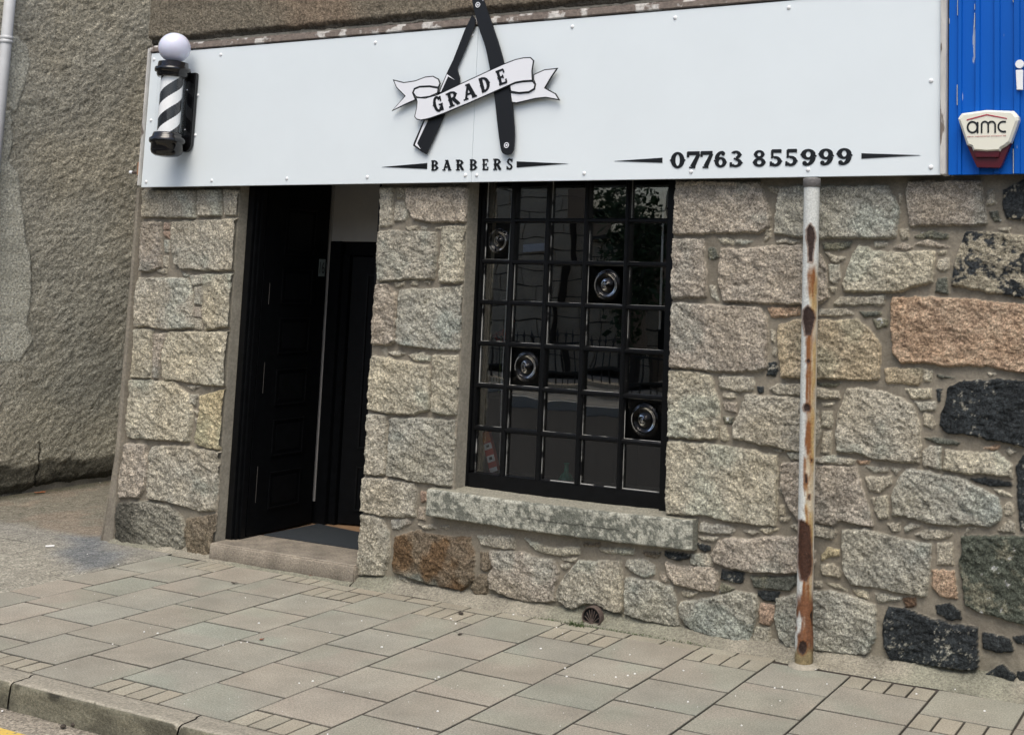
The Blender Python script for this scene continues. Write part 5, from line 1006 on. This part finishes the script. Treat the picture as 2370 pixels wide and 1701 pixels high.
# moss in the joint and weeds by the vent
wd=MB(); wr=random.Random(4)
for k in range(420):
    x=wr.gauss(0,1); 
    if k<160: cx,cy=wr.uniform(-3.6,-2.95),-.108+wr.gauss(0,.006)
    elif k<240: cx,cy=wr.uniform(-2.95,-2.55),-.10+wr.gauss(0,.008)
    elif k<320: cx,cy=-3.31+wr.gauss(0,.03),-.12+wr.gauss(0,.012)
    else: cx,cy=wr.uniform(-8.9,-8.8)+wr.gauss(0,.03),wr.uniform(.6,1.7)
    h=wr.uniform(.003,.012) if not(240<=k<320) else wr.uniform(.008,.03); a=wr.uniform(0,6.3); w=.003; wd.add([(cx-w*math.sin(a),cy+w*math.cos(a),.0),(cx+w*math.sin(a),cy-w*math.cos(a),.0),(cx+h*.8*math.cos(a),cy+h*.8*math.sin(a),h)],[(0,1,2)])
tag(wd.build('moss',M['weed']),'moss and tiny weeds in the joint along the wall foot','moss',kind='stuff')
# ------------------------------------------------------------------ the far side of the street (seen mirrored in the panes)
m=MB(); m.box(-40,20,-13.5,-10.4,-.118,.02); o=m.build('far_pavement',None); set_cols(o.data,np.array((.27,.25,.22))); o.data.materials.append(M['slab']); tag(o,kind='structure')
m=MB(); m.box(-40,20,-10.4,-10.27,-.118,.012); o=m.build('far_kerb',None); set_cols(o.data,np.array((.5,.48,.44))); o.data.materials.append(M['kerb']); tag(o,kind='structure')
op=thing('opposite_house','pale ashlar house across the road','building',(-17,-15,0))
def ashlar(x0,x1,z1,y,seed):
    m=MB(); r=random.Random(seed); z=0
    while z<z1:
        x=x0-r.uniform(0,.5); h=.33
        while x<x1:
            w=r.uniform(.6,.95); a,b=max(x,x0)+.012,min(x+w,x1)-.012
            if b>a: m.box(a,b,y-.2,y+r.uniform(-.004,.004),z+.012,min(z+h,z1)-.012)
            x+=w
        z+=h
    m.box(x0,x1,y-1.5,y-.03,0,z1,1); return m
ashlar(-30,-12.75,7.5,-15,1).build('wall',[M['ashlar'],M['mortar_dark']],op); ashlar(-12.74,-11.3,3.02,-15.2,2).build('side_wing',[M['ashlar'],M['mortar_dark']],op)
m=MB(); m.box(-13.2,-11.1,-16.4,-15.05,3.02,3.09); m.box(-30.2,-12.6,-16.6,-14.8,7.5,7.75); m.build('cornice',M['slate'],op)
m=MB(); m.box(-15.9,-15.0,-15.1,-14.99,.9,2.8); m.box(-18.4,-17.5,-15.1,-14.99,.9,2.8); m.build('window',M['hole'],op)
m=MB(); m.box(-14.0,-13.2,-14.99,-14.96,2.68,2.84); m.build('street_plate',M['whitep'],op)
op2=thing('opposite_shop','low stone building with dark doorway across the road','building',(-6,-15,0))
ashlar(-10.6,2,4.6,-15,3).build('wall',[M['ashlar'],M['mortar_dark']],op2); m=MB(); m.box(-10.3,-9.2,-15.1,-14.99,.1,3.4); m.build('doorway',M['hole'],op2); m=MB(); m.box(-10.9,2.2,-16.6,-14.75,4.6,4.8); m.build('cornice',M['slate'],op2)
tr=thing('garden_tree','dark leafy tree between the houses across the road','tree',(-11.1,-14.3,0)); m=MB(); m.tube([(-11.1,-14.3,0),(-11.15,-14.3,1.5),(-11.0,-14.3,3)],.12,8); m.build('trunk',M['bark'],tr)
lm=MB(); lr=random.Random(2)
for k in range(2600):
    a=lr.uniform(0,6.28); u=lr.uniform(-1,1); r=lr.random()**.5; p=np.array((-11.0+.75*r*math.cos(a)*math.sqrt(1-u*u),-14.3+.7*r*math.sin(a)*math.sqrt(1-u*u),2.3+1.9*r*u)); d=np.array([lr.gauss(0,1) for _ in range(3)])*.05; e=np.array([lr.gauss(0,1) for _ in range(3)])*.05; lm.add([p,p+d,p+d+e,p+e],[(0,1,2,3)])
lm.build('crown',M['foliage'],tr)
rl=thing('iron_railings','black spear-topped railings on the opposite pavement','railings',(-10,-11.6,0)); m=MB()
x=-14.5
while x<-6.5:
    m.tube([(x,-11.6,.1),(x,-11.6,.80)],.011,6); m.lathe([(.004,-.01),(.028,.03),(.012,.07),(.0,.15)],(x,-11.6,.80),8); x+=.14
m.box(-14.6,-6.4,-11.62,-11.58,.28,.31); m.box(-14.6,-6.4,-11.62,-11.58,.70,.73); m.build('bars',M['railing'],rl)
m=MB(); m.box(-14.7,-6.3,-11.75,-11.45,.02,.1); m.build('plinth',M['ashlar'],rl)
# ------------------------------------------------------------------ light, sky, camera
w=bpy.data.worlds.new('World'); scene.world=w; w.use_nodes=True; nt=w.node_tree; bg=nt.nodes['Background']; sky=nt.nodes.new('ShaderNodeTexSky'); sky.sky_type='NISHITA'; sky.sun_disc=False
SE,SR=R_(60),R_(205); sky.sun_elevation=SE; sky.sun_rotation=SR; sky.air_density=1.0; sky.dust_density=4.0; sky.ozone_density=1.0
nt.links.new(sky.outputs[0],bg.inputs[0]); bg.inputs[1].default_value=.11
sd=bpy.data.lights.new('sun','SUN'); sd.energy=1.35; sd.angle=R_(40); sd.color=(1,.96,.87); so=bpy.data.objects.new('sun',sd); COL.objects.link(so)
# sun stands over the street, in front of and to the left of the shop
az=R_(158); dv=np.array((math.cos(SE)*math.sin(az),math.cos(SE)*math.cos(az),math.sin(SE))); sky.sun_rotation=az
import mathutils
so.rotation_euler=mathutils.Vector(tuple(dv)).to_track_quat('Z','Y').to_euler(); so.location=(0,-8,8)
cd=bpy.data.cameras.new('camera'); co_=bpy.data.objects.new('camera',cd); COL.objects.link(co_); scene.camera=co_
cd.sensor_fit='HORIZONTAL'; cd.sensor_width=36; cd.lens=FX/W0*36; cd.shift_x=(W0/2-PX)/W0; cd.shift_y=(PY-H0/2)/W0; cd.clip_end=500; cd.clip_start=.05
r0,r1,r2=RM; mw=mathutils.Matrix(((r0[0],-r1[0],-r2[0],CAM[0]),(r0[1],-r1[1],-r2[1],CAM[1]),(r0[2],-r1[2],-r2[2],CAM[2]),(0,0,0,1))); co_.matrix_world=mw
vs=scene.view_settings; vs.view_transform='Standard'; vs.look='None'; vs.gamma=1; vs.exposure=0.72; vs.use_curve_mapping=False
scene.render.resolution_x=1024; scene.render.resolution_y=734
